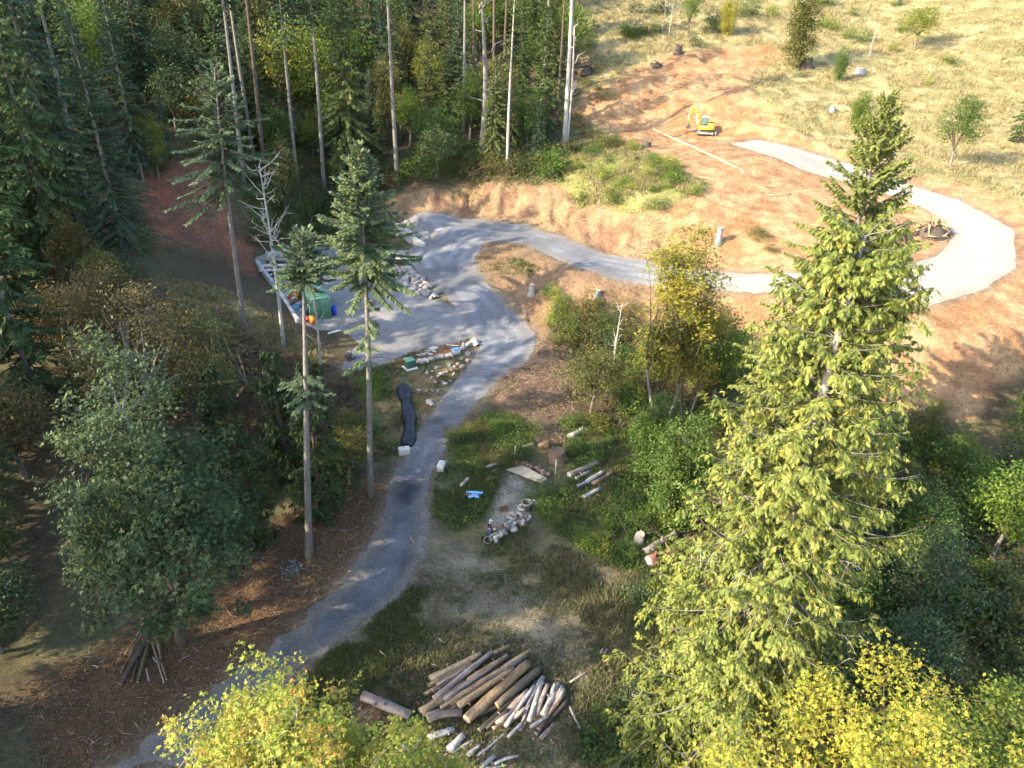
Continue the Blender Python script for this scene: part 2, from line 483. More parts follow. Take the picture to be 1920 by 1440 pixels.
col = np.zeros(GXX.shape + (3,)); col[:] = (.085, .065, .038)
n_big = vnoise(GXX, GYY, 9, 50, 4); n_mid = vnoise(GXX, GYY, 2.2, 60, 4)
def paint(sd, rgb, rgb2=None, edge=.6, jit=2.0, sc=2.5, s=1, amt=1.0):
    global col
    w = painted(sd, edge, jit, sc, s) * amt
    c = np.array(rgb, float)[None, None]
    if rgb2 is not None:
        k = sstep(.35, .65, vnoise(GXX, GYY, 1.6, s + 30, 4))[..., None]
        c = c * (1 - k) + np.array(rgb2)[None, None] * k
    col = col * (1 - w[..., None]) + c * w[..., None]

col = col * (1 - sstep(.45, .6, n_big)[..., None]) + np.array((.10, .09, .045)) * sstep(.45, .6, n_big)[..., None]
# right, far: the open dry hillside
far_right = sstep(-4, 6, GXX - (12 + (GYY - 140) * .02)) * sstep(100, 118, GYY)
col = col * (1 - far_right[..., None]) + np.array((.30, .23, .10)) * far_right[..., None]
paint(S['field'], (.33, .26, .125), (.17, .155, .065), 1.5, 3, 4, 2)
paint(S['dirt'], (.36, .225, .115), (.27, .145, .07), .8, 2.5, 3, 3)
paint(S['bank'], (.20, .115, .068), (.28, .185, .10), .5, 1.6, 2, 4)
paint(S['knoll'], (.24, .22, .085), (.17, .17, .05), .8, 2.5, 2, 6)
paint(S['isle'], (.24, .15, .085), (.17, .11, .065), .4, 1.2, 2, 5)
paint(S['slash'], (.145, .085, .055), (.20, .13, .085), .6, 2.2, 2, 7)
paint(S['lbank'], (.23, .10, .058), (.165, .08, .05), .8, 3, 3, 8)
paint(S['lgrass'], (.22, .175, .075), (.11, .09, .05), .8, 2.5, 2, 9)
paint(S['llit'], (.135, .078, .04), (.10, .065, .035), 1.2, 3, 3, 10)
paint(S['g3'], (.12, .115, .05), (.17, .115, .06), .6, 2, 1.5, 11)
paint(S['g2'], (.10, .11, .045), (.075, .085, .03), .6, 2, 1.5, 12)
paint(S['g1'], (.085, .10, .04), (.13, .12, .06), .6, 2, 1.5, 13)
lowland = sstep(-6, 0, GXX) * sstep(48, 40, GYY) * sstep(30, 18, GXX)
col = col * (1 - lowland[..., None]) + np.array((.165, .145, .078)) * lowland[..., None]
paint(S['dryr'], (.21, .165, .09), (.13, .115, .05), .8, 2.5, 2, 14)
paint(S['track'], (.215, .185, .125), (.16, .14, .095), 1.3, 2.5, 2.2, 15)
paint(S['clear'], (.25, .225, .175), (.20, .185, .14), .5, 1.4, 1.5, 16)
paint(S['saw'], (.46, .26, .13), (.38, .20, .09), .3, 1.2, 1.0, 17)
paint(S['red2'], (.26, .115, .06), (.20, .10, .055), .25, .9, 1.2, 18)
_d = GXX * .55 + GYY * .83 + 1.2 * (vnoise(GXX, GYY, 14, 95, 2) - .5) * 9
_tr = sstep(.55, .9, np.sin(_d * 2 * math.pi / 1.9)) * sstep(.45, .6, vnoise(GXX, GYY, 8, 96, 2)) * sstep(0, -1.5, S['dirt'])
col = col * (1 - .28 * _tr[..., None])
# dirty verge beside the gravel
paint(S['road'] - .7, (.19, .15, .11), (.16, .12, .08), .7, 1.2, 1.2, 19, .75)

# micro relief: rough on banks and wild ground, smooth under the gravel
rough = np.clip(sstep(.2, 2.0, np.minimum(S['road'], S['yard'])), 0, 1)
GZ = GZ + rough * ((vnoise(GXX, GYY, 3.0, 70, 4) - .5) * .55 + (vnoise(GXX, GYY, .9, 71, 2) - .5) * .18) * (near + 0.0)
GZ = GZ + rough * sstep(0, -1.5, S['dirt']) * (vnoise(GXX, GYY, 1.5, 72, 3) - .5) * .30
GZ = GZ + rough * sstep(0, -1.0, S['bank']) * (vnoise(GXX * 1.0, GYY * .35, 1.1, 73, 3) - .5) * 2.4

def berm(pts, h, w):
    global GZ
    q = np.array([ground(*a)[:2] for a in pts]); d2 = np.full(GXX.shape, 1e9)
    for (ax, ay), (bx, by) in zip(q[:-1], q[1:]):
        ex, ey = bx - ax, by - ay
        t = np.clip(((GXX - ax) * ex + (GYY - ay) * ey) / (ex * ex + ey * ey), 0, 1)
        d2 = np.minimum(d2, (GXX - ax - t * ex) ** 2 + (GYY - ay - t * ey) ** 2)
    GZ = GZ + h * np.exp(-d2 / (w * w)) * (.5 + vnoise(GXX, GYY, 1.7, 77, 3)) * np.clip(rough + .0, 0, 1)
berm([(1190,230), (1245,214), (1300,204), (1360,194), (1405,178)], .8, .9)
berm([(1170,172), (1240,150), (1320,146), (1400,150)], .9, 1.2)
berm([(1220,112), (1300,104), (1380,98), (1460,100)], 1.0, 1.4)
berm([(1350,236), (1420,243), (1500,262), (1590,296)], 1.0, 1.3)
berm([(1110,205), (1180,196), (1240,186)], .6, .9)

def earth_mat(name, fine=9.0, contrast=.55, bump=.5, speck=0.0):
    m = bpy.data.materials.new(name); m.use_nodes = True
    t = m.node_tree; b = t.nodes['Principled BSDF']; b.inputs['Roughness'].default_value = .93; b.inputs['Specular IOR Level'].default_value = .12
    at = t.nodes.new('ShaderNodeAttribute'); at.attribute_name = 'earth'
    co = t.nodes.new('ShaderNodeTexCoord')
    prev = at.outputs['Color']
    for sc, lo, hi in ((.45, 1 - contrast * .45, 1 + contrast * .40), (2.3, 1 - contrast * .6, 1 + contrast * .55), (fine, 1 - contrast, 1 + contrast)):
        n = t.nodes.new('ShaderNodeTexNoise'); n.inputs['Scale'].default_value = sc; n.inputs['Detail'].default_value = 5; n.inputs['Roughness'].default_value = .7
        t.links.new(co.outputs['Object'], n.inputs['Vector'])
        mr = t.nodes.new('ShaderNodeMapRange'); mr.inputs[1].default_value = .3; mr.inputs[2].default_value = .7
        mr.inputs[3].default_value = lo; mr.inputs[4].default_value = hi
        t.links.new(n.outputs['Fac'], mr.inputs[0])
        mu = t.nodes.new('ShaderNodeVectorMath'); mu.operation = 'SCALE'
        t.links.new(prev, mu.inputs[0]); t.links.new(mr.outputs[0], mu.inputs['Scale']); prev = mu.outputs[0]
    if speck:
        v = t.nodes.new('ShaderNodeTexVoronoi'); v.inputs['Scale'].default_value = 11
        t.links.new(co.outputs['Object'], v.inputs['Vector'])
        sp = t.nodes.new('ShaderNodeSeparateColor'); t.links.new(v.outputs['Color'], sp.inputs[0])
        mr = t.nodes.new('ShaderNodeMapRange'); mr.inputs[1].default_value = .0; mr.inputs[2].default_value = 1
        mr.inputs[3].default_value = 1 - speck; mr.inputs[4].default_value = 1 + speck
        t.links.new(sp.outputs[0], mr.inputs[0])
        mu = t.nodes.new('ShaderNodeVectorMath'); mu.operation = 'SCALE'
        t.links.new(prev, mu.inputs[0]); t.links.new(mr.outputs[0], mu.inputs['Scale']); prev = mu.outputs[0]
    t.links.new(prev, b.inputs['Base Color'])
    n = t.nodes.new('ShaderNodeTexNoise'); n.inputs['Scale'].default_value = 5; n.inputs['Detail'].default_value = 8; n.inputs['Roughness'].default_value = .75
    t.links.new(co.outputs['Object'], n.inputs['Vector'])
    bp = t.nodes.new('ShaderNodeBump'); bp.inputs['Strength'].default_value = bump; bp.inputs['Distance'].default_value = .25
    t.links.new(n.outputs['Fac'], bp.inputs['Height']); t.links.new(bp.outputs[0], b.inputs['Normal'])
    return m

def colour_attr(me, c):
    at = me.color_attributes.new('earth', 'FLOAT_COLOR', 'POINT')
    c4 = np.concatenate([c, np.ones((len(c), 1))], 1).astype(np.float32)
    at.data.foreach_set('color', c4.ravel())

# the ground sheet
nx, ny = GXX.shape
idx = np.arange(nx * ny).reshape(nx, ny)
mb = MB()
mb.add(np.stack([GXX, GYY, GZ], -1).reshape(-1, 3), np.stack([idx[:-1, :-1], idx[1:, :-1], idx[1:, 1:], idx[:-1, 1:]], -1).reshape(-1, 4))
me = mb.mesh('ground', smooth=True)
colour_attr(me, col.reshape(-1, 3))
me.materials.append(earth_mat('earth', 9, .5, .55))
setting(link('ground', me))

def drape(name, sd, lift, colour, m):
    """a sheet laid on the ground where sd < 0, with its rim cut along sd = 0"""
    neg = sd < 0
    cnt = neg[:-1, :-1].astype(int) + neg[1:, :-1] + neg[1:, 1:] + neg[:-1, 1:]
    V = []; F = []; CC = []; vid = {}
    def vert(key, p, c):
        if key not in vid:
            vid[key] = len(V); V.append(p); CC.append(c)
        return vid[key]
    for i, j in zip(*np.nonzero(cnt > 0)):
        cs = [(i, j), (i + 1, j), (i + 1, j + 1), (i, j + 1)]
        loop = []
        for k in range(4):
            a, b = cs[k], cs[(k + 1) % 4]
            sa, sb = sd[a], sd[b]
            if sa < 0:
                loop.append(vert(a, (GXX[a], GYY[a], GZ[a] + lift), colour[a]))
            if (sa < 0) != (sb < 0):
                f = sa / (sa - sb)
                key = (min(a, b), max(a, b))
                loop.append(vert(key, (GXX[a] + f * (GXX[b] - GXX[a]), GYY[a] + f * (GYY[b] - GYY[a]), GZ[a] + f * (GZ[b] - GZ[a]) + lift * .45), colour[a]))
        if len(loop) >= 3:
            if len(loop) <= 4: F.append(loop)
            else: F.append(loop[:4]); F.append([loop[0]] + loop[3:])
    me = bpy.data.meshes.new(name); me.from_pydata(V, [], F); me.update()
    me.polygons.foreach_set('use_smooth', np.ones(len(me.polygons), bool))
    colour_attr(me, np.array(CC)); me.materials.append(m)
    return setting(link(name, me))

jn = (vnoise(GXX, GYY, 1.3, 80, 3) - .5) * .9
lower = sstep(62, 44, GYY)                      # the older, dirtier stretch below the gate blocks
sdr = S['road'] + jn * (.6 + lower * 1.6)
stripe = .5 + .5 * np.cos(S['road'] * 2 * math.pi / 1.75)
gn = vnoise(GXX, GYY, 6, 81, 4)
gbase = np.array((.185, .192, .205))[None, None] * (.72 + .40 * stripe * sstep(.3, .6, gn) + .35 * (gn - .5))[..., None]
tone = 1 - .34 * lower - .42 * sstep(.52, .62, vnoise(GXX, GYY, 4.5, 82, 3)) * sstep(75, 62, GYY) * sstep(38, 44, GYY)
gbase = gbase * tone[..., None]
dusty = sstep(12, 30, GXX)                      # the new dusty gravel of the upper ramp
gbase = gbase * (1 - dusty[..., None]) + np.array((.31, .285, .235)) * dusty[..., None]
mixw = sstep(-1.6, -.1, S['road'] + jn * 2) * (.35 + .3 * lower)
gbase = gbase * (1 - mixw[..., None]) + np.array((.19, .155, .115)) * mixw[..., None]
drape('gravel_driveway', sdr, .04, gbase, earth_mat('road_gravel', 14, .22, .3, .18))
sdy = np.maximum(S['yard'] + jn * .8, -(sdr) - .8)
yb = np.array((.20, .195, .19))[None, None] * (.8 + .6 * (vnoise(GXX, GYY, 5, 84, 4) - .3))[..., None]
yb = yb + np.array((.07, .05, .025))[None, None] * sstep(.55, .7, vnoise(GXX, GYY, 3.5, 85, 3))[..., None]
drape('gravel_yard', sdy, .012, yb, earth_mat('yard_gravel', 12, .3, .3, .15))

# ================================================================== PLANTS: kinds are built once, every plant is an object with its own parts
M = {}
M['fir_blue'] = leafmat('fir_blue', [(.026,.050,.028),(.060,.10,.052),(.11,.16,.08)], .22)
M['fir_mid'] = leafmat('fir_mid', [(.045,.075,.036),(.115,.16,.075),(.21,.26,.12)], .22)
M['fir_pale'] = leafmat('fir_pale', [(.05,.080,.036),(.13,.175,.075),(.24,.28,.125)], .24)
M['fir_green'] = leafmat('fir_green', [(.028,.050,.018),(.075,.12,.036),(.15,.20,.055)], .25)
M['fir_sun'] = leafmat('fir_sun', [(.075,.10,.025),(.19,.22,.055),(.33,.33,.10)], .25)
M['cedar_sun'] = leafmat('cedar_sun', [(.045,.072,.015),(.135,.17,.034),(.235,.26,.058),(.32,.24,.055)], .30)
M['cedar_dark'] = leafmat('cedar_dark', [(.022,.040,.012),(.045,.075,.02),(.085,.115,.03)], .25)
M['hemlock'] = leafmat('hemlock', [(.045,.065,.018),(.11,.135,.036),(.20,.21,.062)], .25)
M['leaf_dark'] = leafmat('leaf_dark', [(.016,.032,.014),(.042,.068,.026),(.085,.12,.042),(.15,.18,.06)], .22)
M['leaf_green'] = leafmat('leaf_green', [(.032,.065,.014),(.085,.14,.026),(.16,.21,.042)], .32)
M['leaf_bright'] = leafmat('leaf_bright', [(.06,.11,.015),(.12,.19,.025),(.21,.26,.04)], .38)
M['leaf_olive'] = leafmat('leaf_olive', [(.04,.06,.016),(.09,.10,.025),(.16,.145,.035),(.20,.14,.04)], .3)
M['leaf_yellow'] = leafmat('leaf_yellow', [(.07,.115,.018),(.15,.19,.03),(.25,.26,.04),(.34,.28,.045)], .36)
M['leaf_lime'] = leafmat('leaf_lime', [(.05,.10,.015),(.15,.21,.03),(.26,.31,.05),(.36,.34,.06),(.40,.21,.05)], .36)
M['leaf_autumn'] = leafmat('leaf_autumn', [(.06,.095,.018),(.15,.18,.03),(.28,.26,.04),(.40,.30,.05),(.40,.20,.05)], .36)
M['leaf_gold'] = leafmat('leaf_gold', [(.10,.14,.02),(.24,.27,.035),(.38,.34,.045),(.40,.24,.06)], .36)
M['leaf_rust'] = leafmat('leaf_rust', [(.045,.045,.016),(.095,.08,.027),(.17,.125,.04),(.28,.19,.07)], .3)
M['twig_brown'] = leafmat('twig_brown', [(.06,.038,.024),(.11,.07,.042),(.17,.115,.07)], .05, .9)
M['bark_grey'] = mat('bark_grey', (.22,.20,.175), .95, noise=(6, .75, (.10,.085,.07)), bump=.6, bscale=14)
M['bark_brown'] = mat('bark_brown', (.12,.09,.065), .95, noise=(5, .7, (.055,.04,.03)), bump=.6, bscale=14)
M['bark_pale'] = mat('bark_pale', (.42,.39,.34), .9, noise=(5, .6, (.22,.19,.16)), bump=.4, bscale=14)
M['bark_birch'] = mat('bark_birch', (.55,.53,.48), .85, noise=(3, .7, (.18,.16,.14)))
M['dead_wood'] = mat('dead_wood', (.40,.37,.33), .9, noise=(8, .6, (.20,.17,.14)), bump=.4, bscale=20)

def lerp_path(P, u):
    n = len(P) - 1
    f = np.clip(u, 0, 1) * n; i = np.minimum(f.astype(int), n - 1); f = (f - i)[:, None]
    return P[i] * (1 - f) + P[i + 1] * f, unit(P[i + 1] - P[i])

def k_conifer(seed, h, cb, rm, spacing=.5, nper=4, dens=11, twl=.55, tww=.15, e_lo=-14, e_hi=38, droop=.22, hang=.0, dead=12, r0=None, shape=.85, sway=.25, ragged=.35, extra=None):
    """trunk with whorls of branches that carry flat sprays; cb = share of the height that is bare"""
    g = np.random.default_rng(seed)
    tr, cr, br = MB(), MB(), MB()
    zz = np.linspace(0, 1, 12)
    ph = g.random(2) * 6
    P = np.stack([sway * np.sin(zz * 3 + ph[0]) - sway * math.sin(ph[0]), sway * np.sin(zz * 2.3 + ph[1]) - sway * math.sin(ph[1]), zz * h], -1)
    P[0, 2] = -.6
    r0 = r0 or h * .0095 + .06
    rad = r0 * (1 - zz) ** .75 + .02; rad[0] *= 1.35
    tr.tube(P, rad, 8)
    z0 = cb * h
    z = extra[0] * h if extra else z0
    while z < h - .15:
        s = max(0, (z - z0) / (h - z0))
        npr = max(2, int(nper + g.integers(-1, 2)))
        if z < z0:
            if z > extra[1] * h: z = z0; continue
            npr = int(g.integers(0, extra[3] + 1))
        for b in range(npr):
            az = g.random() * 6.283
            prof = (1 - s) ** shape * (.55 + .45 * min(1, s * 6 + .35))
            L = rm * prof * (1 - ragged + 2 * ragged * g.random()) + .12
            if z < z0: L = extra[2] * (.4 + .8 * g.random())
            if g.random() < .07: continue
            e0 = R(e_lo + (e_hi - e_lo) * s + g.normal(0, 7))
            p0, _ = lerp_path(P, np.array([(z + g.random() * spacing * .8) / h])); p0 = p0[0]
            u = np.linspace(0, 1, 6)
            hd = np.array([math.cos(az), math.sin(az), 0])
            dr = droop * (1 - .6 * s)
            B = p0 + hd * (L * u * math.cos(e0))[:, None] + np.array([0, 0, 1.0]) * (L * (math.sin(e0) * u - dr * u ** 2 + .10 * u ** 4))[:, None]
            br.tube(B, np.linspace(.014 + .008 * L, .005, 6), 3, cap=False)
            m = max(4, int(L * dens * (1 + .0)))
            uu = .12 + .88 * g.random(m) ** .75
            pp, tt = lerp_path(B, uu)
            side = np.where(g.random(m) < .5, -1.0, 1.0)
            lat = np.cross(tt, [0, 0, 1.0]); lat = unit(lat) * side[:, None]
            a = R(35) + g.random(m)[:, None] * R(35)
            D = lat * np.sin(a) + tt * np.cos(a) + np.stack([np.zeros(m), np.zeros(m), -hang - .28 + g.normal(0, .22, m)], -1)
            N = np.stack([g.normal(0, .35, m), g.normal(0, .35, m), np.ones(m)], -1)
            ll = twl * (.55 + .6 * g.random(m)) * (1.15 - .55 * uu) * min(1, .45 + L / rm)
            tint = np.clip(.25 + .30 * uu + g.normal(0, .10, m) + g.normal(0, .09), 0, 1)
            cr.kites(pp, D, N, ll, tww * (.7 + .6 * g.random(m)), tint)
            # leader tuft at the branch end
            q = 3
            cr.kites(np.repeat(B[-2:-1], q, 0), unit(B[-1] - B[-3])[None] + g.normal(0, .25, (q, 3)), np.tile([0, 0, 1.0], (q, 1)), twl * .8, tww, .6)
        z += spacing * (.75 + .5 * g.random())
    for _ in range(dead):
        zf = g.random() * .85 + .12
        zc = z0 * zf
        if zc < 1.5: continue
        az = g.random() * 6.283; L = .5 + g.random() * 1.5
        p0, _ = lerp_path(P, np.array([zc / h])); p0 = p0[0]
        hd = np.array([math.cos(az), math.sin(az), 0]); u = np.linspace(0, 1, 4)
        br.tube(p0 + hd * (L * u)[:, None] + np.array([0, 0, 1.0]) * (L * (g.normal(-.1, .3) * u - .15 * u ** 2))[:, None], np.linspace(.035, .008, 4), 3, cap=False)
    return dict(trunk=tr.mesh('fir_trunk', True), limbs=br.mesh('fir_branches'), crown=cr.mesh('fir_crown'), h=h)

def k_cedar(seed, h, rm, cb=.05, spacing=.42, nper=4, fr=9, fl=.46, kw=.07, ragged=.35, shape=.6, sway=.3, r0=None, bare=24, low=.68):
    """western cedar: limbs dip and turn up, spread into drooping side shoots, and these carry the fronds"""
    g = np.random.default_rng(seed)
    tr, cr, br, dd_ = MB(), MB(), MB(), MB()
    zz = np.linspace(0, 1, 12)
    P = np.stack([sway * np.sin(zz * 3), sway * np.sin(zz * 2 + 1) - sway * math.sin(1), zz * h], -1); P[0, 2] = -.8
    r0 = r0 or h * .016
    rad = r0 * (1 - zz) ** .8 + .03; rad[0] *= 1.5
    tr.tube(P, rad, 9)
    z = cb * h
    up = np.array([0, 0, 1.0])
    while z < h - .3:
        s = (z - cb * h) / (h * (1 - cb))
        for b in range(max(2, nper + int(g.integers(-1, 2)))):
            az = g.random() * 6.283
            lump = .72 + .56 * vnoise(np.array([az * 1.1 + 3]), np.array([z * .30]), 1.0, seed, 2)[0]
            L = rm * ((1 - s) ** shape) * (low + (1 - low) * min(1, s * 5)) * lump * (1 - ragged + 2 * ragged * g.random()) + .35
            p0, _ = lerp_path(P, np.array([min(1, (z + g.random() * spacing * 2) / h)])); p0 = p0[0]
            hd = np.array([math.cos(az), math.sin(az), 0]); u = np.linspace(0, 1, 8)
            lt = np.array([-hd[1], hd[0], 0])
            e = -.05 + .75 * s + g.normal(0, .16)
            dip = (.75 * (1 - .6 * s)) * (.6 + .8 * g.random())
            B = p0 + hd * (L * u * .95)[:, None] + lt * (g.normal(0, .22) * L * u ** 2)[:, None] + up * (L * (e * u - dip * u ** 1.5 + dip * (.35 + .4 * g.random()) * u ** 4))[:, None]
            br.tube(B, np.linspace(.014 + .008 * L, .006, 8), 4, cap=False)
            ns = int(5 + L * 3.4)
            us = .12 + .88 * g.random(ns) ** .8
            ps, ts = lerp_path(B, us)
            for q in range(ns):
                sg = 1 if g.random() < .5 else -1
                a = R(15 + 65 * g.random()) * sg
                lat = unit(np.cross(ts[q], up))
                d0 = unit(ts[q] * math.cos(a) + lat * math.sin(a) + up * g.normal(-.18, .25))
                sl = (.35 + .75 * g.random()) * (.45 + .16 * L) * (1.15 - .5 * us[q])
                v = np.linspace(0, 1, 5)
                S2 = ps[q] + d0 * (sl * v)[:, None] - up * (sl * (.25 + .5 * g.random()) * v ** 1.8)[:, None]
                m = max(4, int(sl * fr))
                uu = g.random(m) ** .8
                pp, tt = lerp_path(S2, uu)
                sd = np.where(g.random(m) < .5, -1.0, 1.0)[:, None]
                l2 = unit(np.cross(tt, up)) * sd
                D = unit(tt * (.35 + .5 * g.random((m, 1))) + l2 * (.15 + .6 * g.random((m, 1))) - up * (.15 + .75 * g.random((m, 1))) + g.normal(0, .15, (m, 3)))
                N = unit(up * .6 + hd * .7 + g.normal(0, .45, (m, 3)))
                ll = fl * (.5 + .8 * g.random(m))
                t0 = np.clip(.36 + .22 * (uu - .5) + g.normal(0, .14, m) + g.normal(0, .13), 0, .84)
                t0 = np.where(g.random(m) < .008, .97, t0)
                S_ = unit(np.cross(D, N))
                cr.kites(pp, D, N, ll, kw * 1.15, t0)
                for f, sg2, f2 in ((.18, 1, .55), (.3, -1, .52), (.5, 1, .42), (.62, -1, .36)):
                    cr.kites(pp + D * (ll * f)[:, None], unit(D * .9 + S_ * sg2 * .48 - up * .2), N, ll * f2, kw * .85, np.clip(t0 + g.normal(0, .05, m), 0, 1))
        z += spacing * (.6 + .8 * g.random())
    for _ in range(bare):
        zc = h * (.04 + .75 * g.random() ** 1.3); s = zc / h; az = g.random() * 6.283
        L = rm * (1 - s) ** shape * (.7 + .5 * g.random())
        p0, _ = lerp_path(P, np.array([s])); p0 = p0[0]
        hd = np.array([math.cos(az), math.sin(az), 0]); u = np.linspace(0, 1, 9); lt = np.array([-hd[1], hd[0], 0])
        B = p0 + hd * (L * u)[:, None] + lt * (g.normal(0, .3) * L * u ** 2 + .03 * L * np.sin(u * 9 + az))[:, None] + up * (L * (.25 * g.random() * u - .7 * u ** 1.4 + (.3 + .4 * g.random()) * u ** 4))[:, None]
        dd_.tube(B, np.linspace(.034, .009, 9), 4, cap=False)
        for q in range(9):
            k = int(g.integers(3, 9)); d1 = unit(g.normal(0, 1, 3) * [1, 1, .5] + hd * .7 + [0, 0, -.5])
            w = .3 + .7 * g.random()
            dd_.tube(np.stack([B[k], B[k] + d1 * w * .5 + [0, 0, -.04], B[k] + d1 * w + [0, 0, -.2]]), [.016, .011, .005], 3, cap=False)
    return dict(trunk=tr.mesh('cedar_trunk', True), limbs=br.mesh('cedar_limbs'), dead=dd_.mesh('cedar_dead_limbs'), crown=cr.mesh('cedar_crown'), h=h)

LOBES = ((0, 1.0, .42), (52, .78, .34), (-52, .78, .34))
def leaves(cr, P, D, N, L, t, lobed=False, wide=.62):
    if not lobed:
        cr.kites(P, D, N, L, np.asarray(L) * wide, t, .10); return
    S_ = unit(np.cross(unit(D), N)); D = unit(D)
    for a, l, w in LOBES:
        cr.kites(P, D * math.cos(R(a)) + S_ * math.sin(R(a)), N, np.asarray(L) * l, np.asarray(L) * w, t, .05, .55)

def k_broad(seed, h, fork, rx, rz, ncl=120, per=26, clr=.55, leaf=.24, limbs=8, lobed=False, stems=1, r0=None, twigs=.6, gap=.46, out=.45, flat=.7, cz=None, bottom=-.75, tint=(.05, .95), ry=None, lumpy=.28):
    """broadleaf tree or shrub: limbs reach leaf clusters spread unevenly through the crown"""
    g = np.random.default_rng(seed)
    tr, cr, br = MB(), MB(), MB()
    cz = cz if cz is not None else h - rz
    ry = ry or rx
    C0 = []
    k = 0
    while len(C0) < ncl and k < ncl * 40:
        k += 1
        d = unit(g.normal(0, 1, 3))
        if d[2] < bottom: continue
        lump = 1 - lumpy + 2 * lumpy * vnoise(np.array([d[0] * 2.3 + d[2] * 1.7 + 9]), np.array([d[1] * 2.3 - d[2] * 1.1 + 4]), 1.0, seed % 97, 2)[0]
        r = g.random() ** out * lump
        p = np.array([d[0] * rx * r, d[1] * ry * r, cz + d[2] * rz * r])
        if vnoise(np.array([p[0] + p[2] * .7]), np.array([p[1] - p[2] * .5]), max(rx, rz) * .42, seed % 89 + 5, 2)[0] < gap - .1 * g.random(): continue
        if p[2] < .1: continue
        C0.append(p)
    C0 = np.array(C0)
    r0 = r0 or h * .014 + .05
    samp = []; srad = []
    for s in range(stems):
        off = np.array([g.normal(0, .35), g.normal(0, .35), 0]) * (stems > 1)
        top = np.array([g.normal(0, .25) + off[0] * 4, g.normal(0, .25) + off[1] * 4, max(fork, .05)])
        u = np.linspace(0, 1, 6)[:, None]
        T = off * (1 - u) + top * u + np.array([[0, 0, -.4]]) * (1 - u) * 1.0 + np.sin(u * 3) * g.normal(0, .12, 3) * [1, 1, 0]
        tr.tube(T, np.linspace(r0 * 1.25, r0 * .8, 6) / math.sqrt(stems), 7)
        ends = C0[g.choice(len(C0), min(limbs, len(C0)), replace=False)]
        ends = ends[np.argsort(-ends[:, 2])]
        for e in ends:
            u = np.linspace(0, 1, 8)[:, None]
            mid = T[-1] * .5 + e * .5 + np.array([0, 0, .12 * np.linalg.norm(e - T[-1])]) + g.normal(0, .12, 3) * np.linalg.norm(e - T[-1]) * .5
            B = (1 - u) ** 2 * T[-1] + 2 * u * (1 - u) * mid + u ** 2 * e
            rr = np.linspace(r0 * .55, .015, 8) / math.sqrt(stems)
            br.tube(B, rr, 5, cap=False)
            samp.append(B[1:]); srad.append(rr[1:])
    samp = np.concatenate(samp); srad = np.concatenate(srad)
    for p in C0:
        if g.random() < twigs:
            d = np.linalg.norm(samp - p, axis=1); i = int(d.argmin())
            if d[i] > .15:
                a = samp[i]; md = (a + p) / 2 + g.normal(0, .1, 3) * d[i]
                w = min(srad[i] * .6, .03)
                br.tube(np.stack([a, md, p]), [w + .006, w * .7 + .004, .004], 3, cap=False)
    n = len(C0) * per
    ci = np.repeat(np.arange(len(C0)), per)
    ct = g.random(len(C0))
    off = g.normal(0, 1, (n, 3)) * clr * np.array([1, 1, flat]) * (.6 + .5 * g.random((len(C0), 1))[ci])
    Pp = C0[ci] + off
    Pp[:, 2] = np.maximum(Pp[:, 2], .03)
    outw = unit(Pp - np.array([0, 0, cz - rz * .4]))
    D = unit(outw * .5 + g.normal(0, .7, (n, 3)) + [0, 0, -.25])
    N = unit(outw * .6 + np.array([0, 0, .9]) + g.normal(0, .45, (n, 3)))
    tt = np.clip(tint[0] + (tint[1] - tint[0]) * (.5 * ct[ci] + .5 * g.random(n)) , 0, 1)
    leaves(cr, Pp, D, N, leaf * (.65 + .6 * g.random(n)), tt, lobed)
    return dict(trunk=tr.mesh('tree_trunk', True), limbs=br.mesh('tree_branches'), crown=cr.mesh('tree_crown'), h=h)

def k_snag(seed, h, r0=.16, nb=26, bl=2.2, top=.45):
    """dead tree: bare limbs that fork"""
    g = np.random.default_rng(seed); tr, br = MB(), MB()
    zz = np.linspace(0, 1, 10)
    P = np.stack([.15 * np.sin(zz * 4), .15 * np.sin(zz * 3 + 1) - .126, zz * h], -1); P[0, 2] = -.5
    tr.tube(P, r0 * (1 - zz) ** .7 + .025, 7)
    for i in range(nb):
        s = top + (1 - top) * g.random() ** .8
        p0, _ = lerp_path(P, np.array([s])); p0 = p0[0]
        az = g.random() * 6.283; L = bl * (.4 + .8 * g.random()) * (1.1 - .5 * s)
        hd = np.array([math.cos(az), math.sin(az), 0]); u = np.linspace(0, 1, 6)[:, None]
        el = g.normal(.35, .35)
        B = p0 + hd * L * u + np.array([0, 0, 1.0]) * L * (el * u + .35 * u ** 2) + np.sin(u * 5 + g.random() * 6) * g.normal(0, .10, 3)
        B[0] = p0
        br.tube(B, np.linspace(.055, .018, 6), 4, cap=False)
        for q in range(3):
            k = int(g.integers(2, 6)); dd = unit(g.normal(0, .7, 3) + hd + [0, 0, .3]); w = L * (.25 + .35 * g.random())
            br.tube(np.stack([B[k], B[k] + dd * w * .5, B[k] + dd * w + [0, 0, .1]]), [.018, .013, .006], 3, cap=False)
    return dict(trunk=tr.mesh('snag_trunk', True), limbs=br.mesh('snag_limbs'), h=h)

